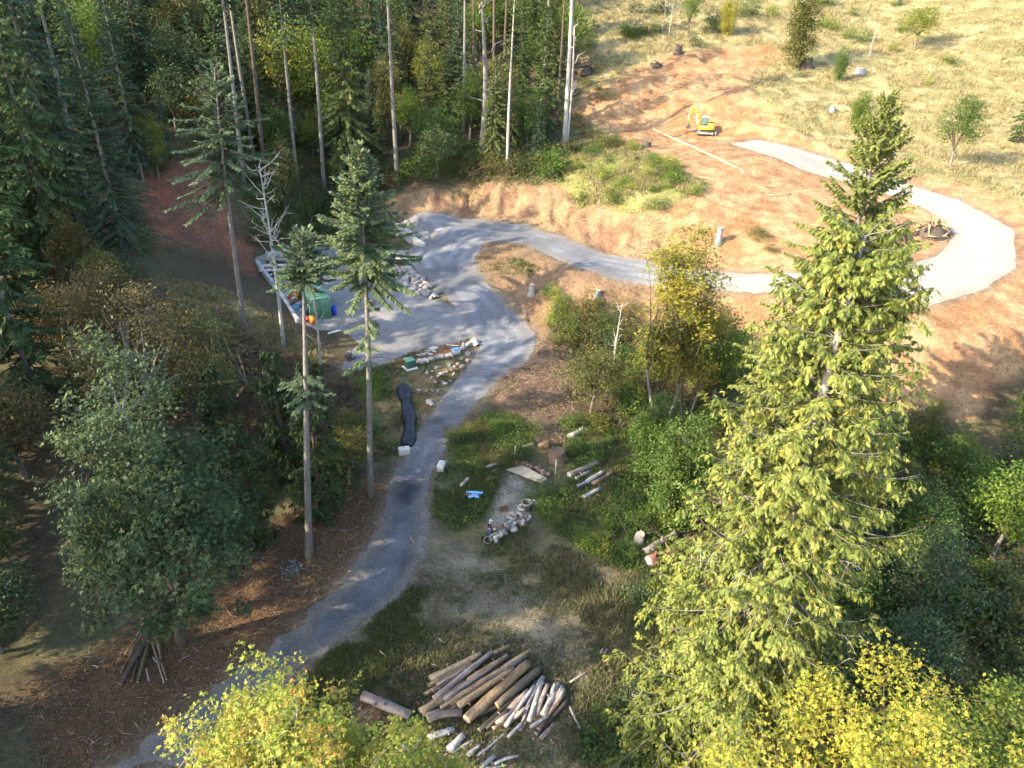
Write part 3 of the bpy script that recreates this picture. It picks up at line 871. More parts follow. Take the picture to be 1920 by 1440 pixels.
def plant(kind, name, label, cat, loc, h=None, rz=None, group=None, leaf=None, bark='bark_brown', wide=1.0, lean=(0, 0), limb=None):
    """one tree or shrub of its own: an Empty at its foot with trunk, limbs and crown"""
    k = kind
    s = (h / k['h']) if h else 1.0
    o = thing(name, label, cat, loc, rng.random() * 6.283 if rz is None else rz, group)
    o.scale = (s * wide, s * wide, s)
    if lean != (0, 0): o.rotation_euler = (Matrix.Rotation(lean[1], 3, 'Y') @ Matrix.Rotation(lean[0], 3, 'X') @ Matrix.Rotation(rz or 0, 3, 'Z')).to_euler()
    for part in ('trunk', 'limbs', 'dead', 'crown'):
        if part not in k: continue
        me = k[part]; mm = M[leaf] if part == 'crown' else M[(limb or ('bark_brown' if leaf else bark)) if part == 'limbs' else bark]
        if not me.materials: me.materials.append(mm)
        c = link(dict(limbs='branches', dead='dead_branches').get(part, part), me, o)
        c.material_slots[0].link = 'OBJECT'; c.material_slots[0].material = mm
    return o

K = {}
# tall firs of the wood: long bare boles, crown in the upper half
for i in range(4):
    K['tall%d' % i] = k_conifer(100 + i, 34, (.68, .72, .66, .75)[i], (3.2, 2.8, 3.4, 2.6)[i], .62, 4, 8, .95, .26, -22, 35, .2, .1, 26, shape=.7, sway=.35, r0=.33)
for i in range(3):
    K['wood%d' % i] = k_conifer(120 + i, 20, (.08, .15, .12)[i], (3.0, 2.6, 3.4)[i], .50, 5, 12, .9, .24, -25, 35, .25, .15, 4, shape=.8, r0=.2)
K['drooper'] = k_conifer(131, 30, .10, 4.6, .45, 5, 12, .95, .20, -30, 25, .35, .55, 6, shape=.75, r0=.32)
K['slimfir'] = k_conifer(140, 24, .42, 2.7, .48, 3, 13, .55, .14, -25, 40, .25, .05, 22, shape=.75, r0=.20, ragged=.45)
K['slimfir2'] = k_conifer(141, 24, .60, 2.2, .50, 3, 13, .55, .14, -25, 40, .25, .05, 22, shape=.75, r0=.20, ragged=.5)
K['bigfir'] = k_conifer(150, 30, .12, 4.8, .42, 5, 30, .55, .13, -22, 42, .26, .35, 8, shape=.8, r0=.34, ragged=.45)
K['cedar_big'] = k_cedar(160, 30, 4.9, .03, .29, 6, 21, .30, .052, shape=.46, bare=26)
K['cedar_mid'] = k_cedar(161, 14, 2.4, .06, .42, 4, 8, .46, .09, bare=3)
for i in range(3):
    K['mid%d' % i] = k_broad(200 + i, (11, 13, 9)[i], 2.5, (3.0, 3.2, 3.4)[i], (4.6, 5.4, 3.8)[i], 170, 30, .62, .27, 8, gap=.42)
K['slim_maple'] = k_broad(210, 22, 6.5, 3.0, 8.6, 300, 30, .50, .23, 13, stems=2, r0=.2, gap=.50, lobed=True, out=.45, cz=13.2, lumpy=.45)
K['big_maple'] = k_broad(220, 17, 3.8, 4.3, 7.9, 420, 58, .50, .25, 16, lobed=True, gap=.50, out=.34, bottom=-.62, lumpy=.62)
K['gold_maple'] = k_broad(230, 15, 4, 6.2, 6.5, 560, 44, .46, .165, 20, lobed=True, gap=.50, out=.36, lumpy=.45)
K['lime_maple'] = k_broad(231, 14, 4, 5.3, 5.6, 400, 44, .38, .20, 22, lobed=True, gap=.53, out=.30, lumpy=.5)
K['alder'] = k_broad(240, 11, 5, 3.0, 4.2, 170, 30, .46, .17, 9, stems=2, gap=.46)
K['oval'] = k_broad(250, 12, .8, 2.5, 6.0, 300, 34, .46, .26, 9, gap=.30, bottom=-1, cz=5.9)
for i in range(4):
    K['bush%d' % i] = k_broad(300 + i, (2.0, 2.6, 1.6, 3.2)[i], .15, (1.5, 1.6, 1.9, 1.7)[i], (1.7, 2.0, 1.3, 2.5)[i], 46, 24, .32, .17, 6, stems=3, r0=.05, cz=(.5, .8, .4, 1.1)[i], bottom=-.3, gap=.40, twigs=.3)
for i in range(2):
    K['low%d' % i] = k_broad(310 + i, 1.1, .1, 1.7, 1.0, 44, 26, .30, .13, 5, stems=3, r0=.03, cz=.15, bottom=-.1, gap=.42, twigs=.2, flat=.5)
K['snag'] = k_snag(400, 17, .17, 34, 2.7, .5)
K['pole_snag'] = k_snag(401, 12, .12, 14, 1.2, .3)

# ================================================================== TREES
K['firA'] = k_conifer(501, 28, .67, 3.5, .24, 6, 44, .56, .14, -10, 44, .22, .2, 18, shape=.80, r0=.25, ragged=.5, extra=(.46, .66, 1.9, 2))
K['firB'] = k_conifer(502, 24.6, .87, 2.0, .20, 6, 50, .42, .115, -2, 44, .22, .1, 26, shape=.5, r0=.26, ragged=.45, extra=(.54, .63, 1.5, 5))
K['firC'] = k_conifer(503, 27, .58, 5.4, .42, 5, 30, .62, .14, -20, 38, .26, .15, 14, shape=.7, r0=.26, ragged=.45)

def tree(kind, name, label, cat, px, py, top=None, h=None, **kw):
    p = ground(px, py)
    if top is not None: h = height_to(p, top)
    return plant(K[kind], name, label, cat, p, h, **kw)

# --- single trees of the foreground and middle ground
tree('firA', 'fir_tree', 'sparse fir with sunlit tip and long bare bole beside the lower driveway', 'tree', 694, 930, 272, leaf='fir_pale', bark='bark_grey', rz=.4, lean=(0, R(1.6)))
tree('firB', 'fir_tree', 'slender blue green fir whose bare grey bole crosses in front of the shipping container', 'tree', 580, 1044, 436, leaf='fir_mid', bark='bark_grey', rz=2.0, lean=(0, R(3.6)))
tree('firC', 'fir_tree', 'leaning fir with wide crown in front of the red earth bank', 'tree', 461, 632, 118, leaf='fir_mid', bark='bark_grey', rz=1.0, lean=(0, R(2.2)))
tree('snag', 'dead_tree', 'bleached dead tree with forked bare limbs left of the container', 'tree', 532, 652, 303, bark='bark_pale', rz=.7)
tree('pole_snag', 'dead_sapling', 'thin dead sapling standing in front of the green container', 'tree', 601, 692, 488, bark='dead_wood', rz=.2)
tree('pole_snag', 'dead_tree', 'broken white snag rising from the shrubs right of the road', 'tree', 1149, 694, 572, bark='bark_pale', rz=1.2, wide=1.4)
tree('big_maple', 'maple_tree', 'huge dark bigleaf maple over the pole pile at the left edge', 'tree', 340, 1205, 742, leaf='leaf_dark', bark='bark_brown', rz=.3, wide=.92)
tree('alder', 'alder_tree', 'rusty leaved alder with white trunk above the huge dark maple', 'tree', 293, 850, 545, leaf='leaf_rust', bark='bark_birch', limb='bark_grey', rz=.5, wide=1.15)
tree('alder', 'alder_tree', 'thin olive alder between the rusty alder and the brown brush', 'tree', 395, 800, 590, leaf='leaf_olive', bark='bark_brown', rz=1.7, wide=1.3)
tree('alder', 'alder_tree', 'rusty alder at the left edge below the red earth bank', 'tree', 240, 730, 500, leaf='leaf_rust', bark='bark_grey', rz=3.7, wide=1.3)
tree('cedar_mid', 'young_cedar', 'young dark cedar right of the huge maple over brown litter', 'tree', 472, 1030, 790, leaf='cedar_dark', bark='bark_brown', rz=.1, wide=1.0)
tree('cedar_mid', 'young_cedar', 'dark cedar just behind the bare bole of the slender blue green fir', 'tree', 606, 962, 690, leaf='cedar_dark', bark='bark_brown', rz=2.1, wide=.95)
tree('cedar_mid', 'young_cedar', 'dark cedar tucked behind the right side of the huge maple', 'tree', 545, 905, 660, leaf='cedar_dark', bark='bark_brown', rz=4.1, wide=.9)
tree('cedar_mid', 'young_cedar', 'dark cedar behind the top of the huge maple', 'tree', 430, 890, 690, leaf='cedar_dark', bark='bark_brown', rz=5.1, wide=1.1)
tree('mid2', 'vine_maple', 'olive green maple bush left of the black plastic sheeting', 'tree', 655, 905, 790, leaf='leaf_olive', bark='bark_grey', rz=.3, wide=.9)
tree('cedar_big', 'cedar_tree', 'towering sunlit yellow green cedar on the right with pale drooping limbs', 'tree', 1345, 1440, 440, leaf='cedar_sun', bark='bark_pale', limb='bark_grey', rz=.5)
tree('cedar_big', 'cedar_tree', 'second sunlit cedar close behind the towering one on its right', 'tree', 1462, 1110, 480, leaf='cedar_sun', bark='bark_pale', limb='bark_grey', rz=3.3, wide=1.12)
K['ragfir'] = k_conifer(505, 35, .15, 6.4, .36, 6, 30, .70, .15, -18, 45, .26, .5, 4, shape=.62, r0=.38, ragged=.5)
tree('ragfir', 'fir_tree', 'tall sunlit fir with ragged tip behind the towering cedar', 'tree', 1462, 985, 186, leaf='fir_sun', bark='bark_grey', rz=1.0)
plant(K['lime_maple'], 'maple_tree', 'sunlit lime green maple with the higher top, left of the log piles', 'tree', (-9.6, 19.0, float(hgt(-9.6, 19))), 13.9, rz=.9, leaf='leaf_lime', bark='bark_grey', limb='bark_pale', wide=.9)
plant(K['lime_maple'], 'maple_tree', 'lower lime green maple covering the near end of the log piles', 'tree', (-4.2, 17.4, float(hgt(-4.2, 17.4))), 10.9, rz=3.1, leaf='leaf_lime', bark='bark_grey', limb='bark_pale', wide=.95)
plant(K['gold_maple'], 'maple_tree', 'golden yellow maple below the towering cedar', 'tree', (15.6, 17.0, float(hgt(15.6, 17.0))), 16.0, rz=.4, leaf='leaf_gold', bark='bark_pale')
tree('slim_maple', 'maple_tree', 'slim two stemmed maple with yellow top near the broken white snag', 'tree', 1238, 815, 390, leaf='leaf_autumn', bark='bark_grey', rz=.3, wide=1.2)
tree('slim_maple', 'maple_tree', 'lower yellow maple right of the slim two stemmed maple', 'tree', 1290, 790, 540, leaf='leaf_autumn', bark='bark_grey', rz=2.3, wide=1.25)
tree('mid1', 'maple_tree', 'bushy yellow green maple in front of the slim two stemmed maple', 'tree', 1222, 800, 590, leaf='leaf_autumn', bark='bark_grey', rz=1.1, wide=.8)
tree('mid0', 'maple_tree', 'leafy green maple at the foot of the dirt slope beside the cedar', 'tree', 1335, 770, 575, leaf='leaf_bright', bark='bark_grey', rz=2.1, wide=.9)
tree('oval', 'maple_tree', 'dark leafy column of maple between the creek logs and the cedar', 'tree', 1262, 985, 770, leaf='leaf_green', bark='bark_brown', rz=.3, wide=1.05)
tree('oval', 'maple_tree', 'dark maple left of the leafy column below the yellow maples', 'tree', 1215, 905, 735, leaf='leaf_green', bark='bark_brown', rz=1.3)
tree('mid2', 'maple_bush', 'rounded maple bush with yellow top right of the brown slash', 'tree', 1108, 775, 645, leaf='leaf_olive', bark='bark_grey', rz=.9)
tree('oval', 'field_tree', 'oval dark green tree above the upper dirt pad', 'tree', 1492, 128, -40, leaf='leaf_olive', bark='bark_brown', rz=.4)
tree('mid0', 'field_tree', 'bushy green tree at the top of the dry field', 'tree', 1290, 68, -40, leaf='leaf_green', bark='bark_brown', rz=.4, wide=.7)
tree('oval', 'field_tree', 'small golden tree beside the bushy green one in the dry field', 'tree', 1361, 66, -14, leaf='leaf_gold', bark='bark_pale', rz=1.4, wide=1.1)
tree('oval', 'field_tree', 'small sunlit tree just above the ragged fir tip', 'tree', 1608, 246, 168, leaf='leaf_bright', bark='bark_brown', rz=2.4, wide=1.3)
tree('pole_snag', 'dead_sapling', 'pale dead sapling left of the bushy green field tree', 'tree', 1241, 62, -20, bark='bark_pale', rz=.2)
tree('pole_snag', 'dead_sapling', 'pale dead sapling touching the bushy green field tree', 'tree', 1254, 68, -10, bark='bark_pale', rz=1.2)
tree('pole_snag', 'dead_tree', 'broken grey snag in the dry field at the right', 'tree', 1630, 108, 48, bark='dead_wood', rz=2.0, wide=2.2)

# --- tall boles of the wood, each seen against the crowns behind it
BOLES = [
 ('tall0', 458, 345, 33, 'tall grey bole leaning behind the wide crown of the leaning fir', 'bark_grey'),
 ('tall1', 476, 300, 33, 'thin tall bole between the leaning grey bole and the dark wood', 'bark_grey'),
 ('tall3', 498, 332, 35, 'straight brown bole above the bleached dead tree', 'bark_brown'),
 ('tall1', 608, 358, 33, 'tall bole left of the drooping olive conifer', 'bark_grey'),
 ('tall3', 745, 342, 35, 'tall straight bole rising from the left end of the cut bank', 'bark_grey'),
 ('tall1', 869, 246, 33, 'bole half hidden by pale crowns left of the broken bole', 'bark_grey'),
 ('tall2', 887, 222, 32, 'rusty bole just left of the broken bole', 'bark_brown'),
 ('tall3', 926, 140, 34, 'bole at the back of the wood right of the broken bole', 'bark_brown'),
 ('tall1', 945, 126, 34, 'dark bole behind the young yellow green hemlock', 'bark_brown'),
 ('tall3', 1018, 190, 33, 'bole on the field side of the wood left of the pale bole', 'bark_grey'),
 ('tall0', 1058, 268, 40, 'thick pale bole at the right corner of the wood', 'bark_pale'),
 ('tall3', 988, 74, 32, 'far bole at the edge of the dry field', 'bark_brown'),
 ('tall3', 1044, 236, 29, 'brown bole just left of the thick pale bole', 'bark_brown'),
]
for kd, px, py, hh, lab, bk in BOLES:
    tree(kd, 'fir_tree', lab, 'tree', px, py, h=hh, leaf='fir_green', bark=bk)
tree('pole_snag', 'dead_tree', 'slim white dead bole leaning against the thick pale one', 'tree', 1063, 268, 48, bark='bark_pale', rz=.4, wide=1.1)
tree('pole_snag', 'broken_bole', 'tall broken bole without a crown in the middle of the wood', 'tree', 902, 294, 4, bark='bark_grey', rz=.4, wide=2.2)
tree('slimfir2', 'hemlock_tree', 'young yellow green hemlock at the front of the wood', 'tree', 951, 324, -30, leaf='hemlock', bark='bark_pale', rz=.4, wide=1.1)
tree('drooper', 'hemlock_tree', 'drooping yellow green hemlock beside the young one', 'tree', 925, 318, 105, leaf='hemlock', bark='bark_grey', rz=1.4, wide=1.0)
tree('drooper', 'conifer_tree', 'large drooping olive conifer in the middle of the wood', 'tree', 660, 345, -60, leaf='hemlock', bark='bark_brown', rz=.9)
tree('bigfir', 'fir_tree', 'blue green fir at the left edge above the red bank', 'tree', 238, 505, 20, leaf='fir_blue', bark='bark_grey', rz=.9)
tree('bigfir', 'fir_tree', 'blue green fir behind the one at the left edge', 'tree', 268, 340, -60, leaf='fir_blue', bark='bark_grey', rz=2.9, wide=.8)
tree('wood0', 'fir_tree', 'short dark fir at the top of the red earth bank', 'tree', 315, 300, 175, leaf='fir_blue', bark='bark_grey', rz=.4)
tree('mid1', 'maple_tree', 'yellow leaved maple overhanging the red earth bank', 'tree', 296, 335, 215, leaf='leaf_yellow', bark='bark_grey', rz=.4)
tree('mid0', 'maple_tree', 'bright yellow green maple between two boles of the dark wood', 'tree', 555, 250, 20, leaf='leaf_yellow', bark='bark_grey', rz=.8)
tree('mid1', 'maple_tree', 'orange tinged maple in the middle of the pale crowns', 'tree', 800, 215, 80, leaf='leaf_yellow', bark='bark_grey', rz=.1)

# --- the mass of the wood behind them
wood_lab = {
 'c': ('fir_tree', 'fir among the crowns of the dark wood behind the hairpin', 'tree', 'firs of the dark wood'),
 'b': ('maple_tree', 'leafy maple among the firs of the dark wood', 'tree', 'maples of the dark wood'),
 't': ('fir_tree', 'tall fir rising out of the dark wood behind the hairpin', 'tree', 'tall firs of the dark wood')}
taken = [np.array(o.location[:2]) for o in bpy.data.objects if o.parent is None and o.get('category') == 'tree']
def free(q, r):
    return all((q[0] - t[0]) ** 2 + (q[1] - t[1]) ** 2 > r * r for t in taken)
n = 0
for q in P_FOREST.sample(2600):
    if q[1] > 205 or q[0] < -115: continue
    if n >= 260: break
    sp = 2.8 if q[1] < 150 else 3.6
    if not free(q, sp): continue
    if P_ROAD.sdf(q[:1], q[1:])[0] < 5: continue
    if P_LBANK.sdf(q[:1], q[1:])[0] < 3: continue
    taken.append(q); n += 1
    z = float(hgt(*q)); pxx, pyy = pix((q[0], q[1], z))
    right = sstep(650, 950, pxx)
    r = rng.random()
    front = q[1] < 132 and q[0] > -35
    if r < .47:
        nm, lb, ct, gr = wood_lab['b']
        lf = rng.choice(['leaf_green', 'leaf_olive', 'leaf_yellow', 'leaf_dark', 'leaf_bright'], p=[.34 - .1 * right, .26, .05 + .17 * right, .27 - .25 * right, .08 + .18 * right])
        plant(K['mid%d' % rng.integers(0, 3)], nm, lb, ct, (q[0], q[1], z), (6 if front else 9) + 5 * rng.random(), group=gr, leaf=str(lf), bark='bark_grey')
    elif r < .985 or q[0] > 2:
        nm, lb, ct, gr = wood_lab['c']
        lf = rng.choice(['fir_green', 'fir_blue', 'hemlock'], p=[.42, .30 - .25 * right, .28 + .25 * right])
        plant(K['wood%d' % rng.integers(0, 3)], nm, lb, ct, (q[0], q[1], z), (8 if front else 12) + 9 * rng.random(), group=gr, leaf=str(lf), bark='bark_brown')
    else:
        if pxx > 960 and q[1] < 160: continue
        nm, lb, ct, gr = wood_lab['t']
        plant(K['tall%d' % rng.integers(0, 4)], nm, lb, ct, (q[0], q[1], z), 27 + 7 * rng.random(), group=gr, leaf='fir_green', bark=str(rng.choice(['bark_grey', 'bark_brown'])))

# --- tall firs of the slope left of the clearing: their long shadows cross the road
LEFT = [(-44,17,33),(-52,24,35),(-43,30,34),(-60,33,36),(-50,38,35),(-63,46,34),(-47,47,33),(-54,55,36),(-64,60,35),(-47,62,31),
        (-56,69,34),(-68,74,36),(-50,75,30),(-60,84,33),(-70,92,35),(-56,93,31),(-76,56,36),(-74,36,36),(-84,46,36),(-86,70,36),(-40,38,27),(-41,54,25),(-52,82,33),(-58,76,35),(-66,82,36),(-75,84,36),(-41,11,33),(-50,6,34),(-57,3,35),(-47,13,32),(-38,14,30),(-62,10,35)]
for i, (x, y, hh) in enumerate(LEFT):
    kd = ('drooper', 'wood0', 'drooper', 'tall2')[i % 4]
    taken.append(np.array((x, y)))
    plant(K[kd], 'fir_tree', 'tall fir on the slope left of the huge maple', 'tree', (x, y, float(hgt(x, y))), hh, group='firs on the left slope', leaf=('fir_green', 'fir_blue', 'hemlock')[i % 3], bark='bark_grey')
for (x, y, hh, kd, lf) in [(-33,24,10,'mid0','leaf_dark'),(-36,12,9,'mid1','leaf_green'),(-30,10,8,'mid2','leaf_olive'),(-38,46,9,'mid2','leaf_rust'),(-40,66,8,'mid0','leaf_olive'),(-45,70,9,'mid1','leaf_rust'),(-26,6,9,'mid0','leaf_green'),(-31,31,7,'mid2','leaf_dark'),(-34,36,8,'mid0','leaf_olive'),(-37,41,8,'mid1','leaf_dark'),(-29,19,7,'mid2','leaf_dark'),(-41,60,8,'mid2','leaf_rust'),(-35,54,6,'mid2','leaf_olive')]:
    plant(K[kd], 'maple_tree', 'low maple under the tall firs of the left slope', 'tree', (x, y, float(hgt(x, y))), hh, group='low maples on the left slope', leaf=lf, bark='bark_grey')
# --- right of the cedar, and the slope right of the ramp
for (x, y, hh, kd, lf) in [(24,30,9,'mid0','leaf_dark'),(28,36,10,'mid1','leaf_dark'),(22,37,8,'mid2','leaf_green'),(31,43,9,'mid0','leaf_green'),(26,44,8,'mid2','leaf_dark'),(35,34,11,'mid1','leaf_olive'),
        (38,44,9,'mid2','leaf_bright'),(22,24,8,'mid2','leaf_bright'),(27,25,9,'mid0','leaf_lime'),(40,27,11,'mid1','leaf_green'),(33,22,10,'mid0','leaf_yellow'),(46,40,10,'mid1','leaf_dark'),(44,52,9,'mid0','leaf_green'),(33,50,6,'mid2','leaf_olive'),(20,31,7,'mid2','leaf_dark')]:
    plant(K[kd], 'maple_tree', 'leafy maple in the thicket right of the towering cedar', 'tree', (x, y, float(hgt(x, y))), hh, group='maples of the right thicket', leaf=lf, bark='bark_grey')
for (x, y, hh, kd, lf) in [(62,108,10,'mid0','leaf_green'),(78,120,12,'wood0','fir_green'),(70,96,7,'mid2','leaf_olive'),(90,140,12,'mid1','leaf_green'),(105,160,14,'wood1','fir_green'),(80,165,9,'mid2','leaf_yellow'),(60,150,6,'oval','leaf_green'),(96,118,10,'mid0','leaf_yellow'),(68,62,9,'mid0','leaf_bright'),(62,54,10,'mid1','leaf_green'),(72,75,9,'wood2','fir_sun'),(47,57,11,'wood0','fir_sun'),(53,60,12,'mid0','leaf_green'),(58,66,13,'wood2','fir_sun'),(50,52,9,'mid2','leaf_bright')]:
    plant(K[kd], 'hillside_tree', 'tree scattered on the dry hillside right of the ramp', 'tree', (x, y, float(hgt(x, y))), hh, group='trees of the far right hillside', leaf=lf, bark='bark_grey')
for i in range(26):          # the crest closes the view above the field
    x = 10 + i * 7.5 + rng.random() * 5; y = 205 + rng.random() * 22
    plant(K[('mid0', 'wood0', 'mid2', 'oval')[i % 4]], 'crest_tree', 'distant tree on the crest above the dry field', 'tree', (x, y, float(hgt(x, y))), 7 + 5 * rng.random(), group='trees on the crest', leaf=('leaf_green', 'fir_green', 'leaf_olive', 'leaf_yellow')[i % 4], bark='bark_grey')

# ================================================================== SHRUBS
def shrubs(pts, kinds, leafs, hs, name, lab, group, cat='shrub', wide=1.0, bark='bark_brown'):
    for (px, py) in pts:
        p = ground(px, py)
        plant(K[str(rng.choice(kinds))], name, lab, cat, p, hs[0] + (hs[1] - hs[0]) * rng.random(), group=group, leaf=str(rng.choice(leafs)), bark=bark, wide=wide * (.85 + .4 * rng.random()))
B = ['bush0', 'bush1', 'bush2', 'bush3']; LO = ['low0', 'low1']
def scatter(P, n):
    q = P.sample(n)
    pts = [pix((a, b, float(hgt(a, b)))) for a, b in q]
    # the felled logs lie in the open
    return [p for p in pts if not (1050 < p[0] < 1165 and 855 < p[1] < 975) and not (1195 < p[0] < 1290 and 985 < p[1] < 1125)]

shrubs([(1050,625),(1075,640),(1100,650),(1130,640),(1085,610),(1115,615),(1150,620),(1165,640),(1060,655),(1140,665),(1105,590),(1165,600)], ['bush1', 'bush3'], ['leaf_olive', 'leaf_green', 'leaf_dark'], (2.4, 3.4), 'hazel_shrub', 'olive shrub in the dense clump behind the broken white snag', 'shrubs behind the white snag')
shrubs([(1040,605),(1055,585),(1035,575),(1030,560)], B, ['leaf_lime', 'leaf_bright'], (1.8, 3.0), 'bright_shrub', 'light yellow green shrub beside the silver stump', 'light shrubs by the silver stump')
shrubs([(1175,690),(1195,720),(1180,760),(1200,800),(1160,740),(1215,690),(1320,690),(1350,720),(1340,650),(1380,690),(1310,740),(1290,700),(1400,660),(1330,800),(1360,770),(1295,660),(1260,640)], B, ['leaf_bright', 'leaf_green', 'leaf_lime'], (1.8, 3.0), 'green_shrub', 'sunlit shrub on the slope under the upper road', 'shrubs under the upper road')
CR = Poly([(1075,790),(1120,780),(1200,820),(1215,900),(1260,990),(1270,1120),(1200,1080),(1110,1040),(1030,985),(1010,950),(1040,915),(1090,900),(1060,850)])
shrubs(scatter(CR, 46), B + LO, ['leaf_green', 'leaf_bright', 'leaf_green', 'leaf_olive', 'leaf_lime'], (.8, 1.6), 'bramble_shrub', 'green bramble shrub in the thicket around the creek logs', 'brambles around the creek logs')
CR2 = Poly([(1200,1080),(1290,1130),(1300,1300),(1250,1440),(1090,1440),(1110,1360),(1180,1340),(1200,1200)])
shrubs(scatter(CR2, 18), LO + ['bush2'], ['leaf_green', 'leaf_dark'], (.7, 1.4), 'bramble_shrub', 'low bramble at the foot of the towering cedar', 'brambles under the cedar')
RT = Poly([(1480,1000),(1560,900),(1700,860),(1900,900),(1950,1300),(1700,1420),(1500,1400),(1480,1200)])
shrubs(scatter(RT, 46), ['bush1', 'bush3', 'bush0'], ['leaf_dark', 'leaf_green', 'leaf_dark', 'leaf_olive', 'leaf_bright'], (2.0, 4.2), 'thicket_shrub', 'shrub in the shaded thicket right of the towering cedar', 'shrubs of the right thicket')
shrubs(scatter(Poly([(1600,760),(1780,790),(1880,850),(1700,880),(1600,880),(1560,830)]), 20), B, ['leaf_olive', 'leaf_bright', 'leaf_rust', 'leaf_green'], (1.3, 2.6), 'bank_shrub', 'sunlit shrub at the foot of the dirt slope on the right', 'shrubs at the foot of the right slope')
shrubs(scatter(P_KNOLL, 34), B + LO, ['leaf_lime', 'leaf_bright', 'leaf_green', 'leaf_olive', 'leaf_lime'], (.9, 2.2), 'broom_shrub', 'yellow green broom on the knoll below the excavator', 'broom on the knoll')
shrubs([(760,336),(785,330),(810,334),(835,328),(860,330),(885,326),(910,330),(935,330),(960,326),(985,322),(1010,318),(1030,330),(1045,320),(775,318),(815,312),(850,312),(890,306),(930,308),(975,296),(1000,290),(1020,300),(1015,272),(990,268),(1040,296),(725,345),(700,352),(675,362),(640,380)], ['bush0', 'bush1', 'bush3'], ['leaf_green', 'leaf_olive', 'leaf_dark', 'leaf_bright'], (2.0, 3.8), 'hazel_shrub', 'shrub along the rim of the cut bank under the wood', 'shrubs along the rim of the cut bank')
shrubs([(500,395),(540,400),(580,410),(620,405),(590,385),(640,420),(545,430),(470,380),(670,420),(690,430),(610,440)], ['bush1', 'bush3'], ['leaf_dark', 'leaf_green'], (2.4, 4.0), 'dark_shrub', 'dark shrub in the shade behind the trailers', 'shrubs behind the trailers')
shrubs([(480,455),(520,452),(555,450),(500,440)], B, ['leaf_rust'], (1.2, 2.0), 'rusty_shrub', 'rusty shrub on the bank just behind the trailers', 'rusty shrubs behind the trailers')
shrubs([(240,540),(280,470),(255,420),(300,330),(360,300),(395,290),(440,300),(420,250),(350,250),(480,350),(540,340),(560,320),(520,290),(235,330),(250,250),(600,330),(640,330),(690,320)], ['bush1', 'bush3'], ['leaf_dark', 'leaf_olive', 'leaf_green'], (2.2, 3.8), 'understorey_shrub', 'shaded understorey shrub around the top of the red bank', 'understorey around the red bank')
BR = Poly([(400,640),(470,650),(560,680),(640,700),(680,760),(690,840),(600,850),(520,830),(430,800),(380,720)])
shrubs(scatter(BR, 40), LO + ['bush2'], ['twig_brown', 'twig_brown', 'leaf_rust', 'leaf_olive'], (.9, 1.7), 'withered_bramble', 'withered brown bramble heap on the slope below the grass bank', 'withered brambles on the left slope')
BR2 = Poly([(224,560),(320,570),(420,620),(400,760),(300,800),(200,800),(120,700)])
shrubs(scatter(BR2, 34), LO + ['bush2', 'bush0'], ['leaf_rust', 'twig_brown', 'leaf_olive', 'leaf_green'], (1.0, 2.4), 'rusty_shrub', 'rusty shrub among the alders at the left edge', 'rusty shrubs among the alders')
shrubs([(700,700),(712,716),(695,728),(718,735),(705,745)], ['bush2', 'bush0'], ['leaf_bright'], (.8, 1.5), 'bright_shrub', 'bright green shrub beside the green utility box', 'bright shrubs by the utility box')
shrubs([(440,905),(480,890),(520,870),(500,930),(560,900),(600,880),(640,890),(620,920),(575,940),(450,950)], ['bush1', 'bush0', 'bush2'], ['leaf_green', 'leaf_olive', 'leaf_dark'], (1.4, 2.6), 'green_shrub', 'green shrub among the dark cedars beside the huge maple', 'shrubs among the dark cedars')
shrubs([(645,845),(690,850),(640,800),(700,815),(625,870),(715,845)], B, ['leaf_olive', 'leaf_green'], (1.2, 2.2), 'olive_shrub', 'olive shrub left of the white roadside block', 'olive shrubs left of the road')
shrubs([(850,815),(870,830),(905,845),(935,820),(965,835),(870,860),(900,875),(925,800),(890,805),(955,800),(985,812),(945,870),(960,862),(900,915),(920,905)], LO, ['leaf_green', 'leaf_bright', 'leaf_olive'], (.6, 1.2), 'roadside_shrub', 'low green tussock shrub between the road and the plank deck', 'tussock shrubs right of the road')
shrubs([(1110,88),(1200,62),(1185,66),(1235,24),(1335,44),(1330,62),(1405,28),(1385,34),(1190,26),(1225,62),(1115,60),(1300,90)], ['bush0', 'bush1'], ['leaf_dark', 'leaf_green'], (2.2, 3.6), 'field_shrub', 'dark shrub at the top of the dry field', 'dark shrubs in the field')
shrubs([(1170,66),(1186,70),(1560,56),(1590,72),(1620,80),(1548,8),(1680,12),(1672,96),(1690,60),(1500,20),(1545,50),(1450,30),(1600,30),(1780,120),(1820,200),(1740,160)], ['bush0', 'bush2'], ['leaf_bright', 'leaf_lime', 'leaf_green'], (1.2, 2.6), 'field_shrub', 'light green shrub dotted over the dry field', 'light shrubs in the field')
shrubs([(1100,160),(1120,170),(1080,175),(1130,130),(1140,185),(1090,240),(1110,255),(1080,225)], LO + ['bush0'], ['leaf_olive', 'leaf_green', 'leaf_rust'], (1.0, 1.9), 'verge_shrub', 'olive shrub between the thick pale bole and the upper dirt pad', 'shrubs beside the upper dirt pad')
shrubs([(1415,440),(1420,450),(1440,470)], LO, ['leaf_olive'], (.8, 1.3), 'weed', 'sparse weed on the sunny dirt slope', 'weeds on the dirt slope', cat='weed')

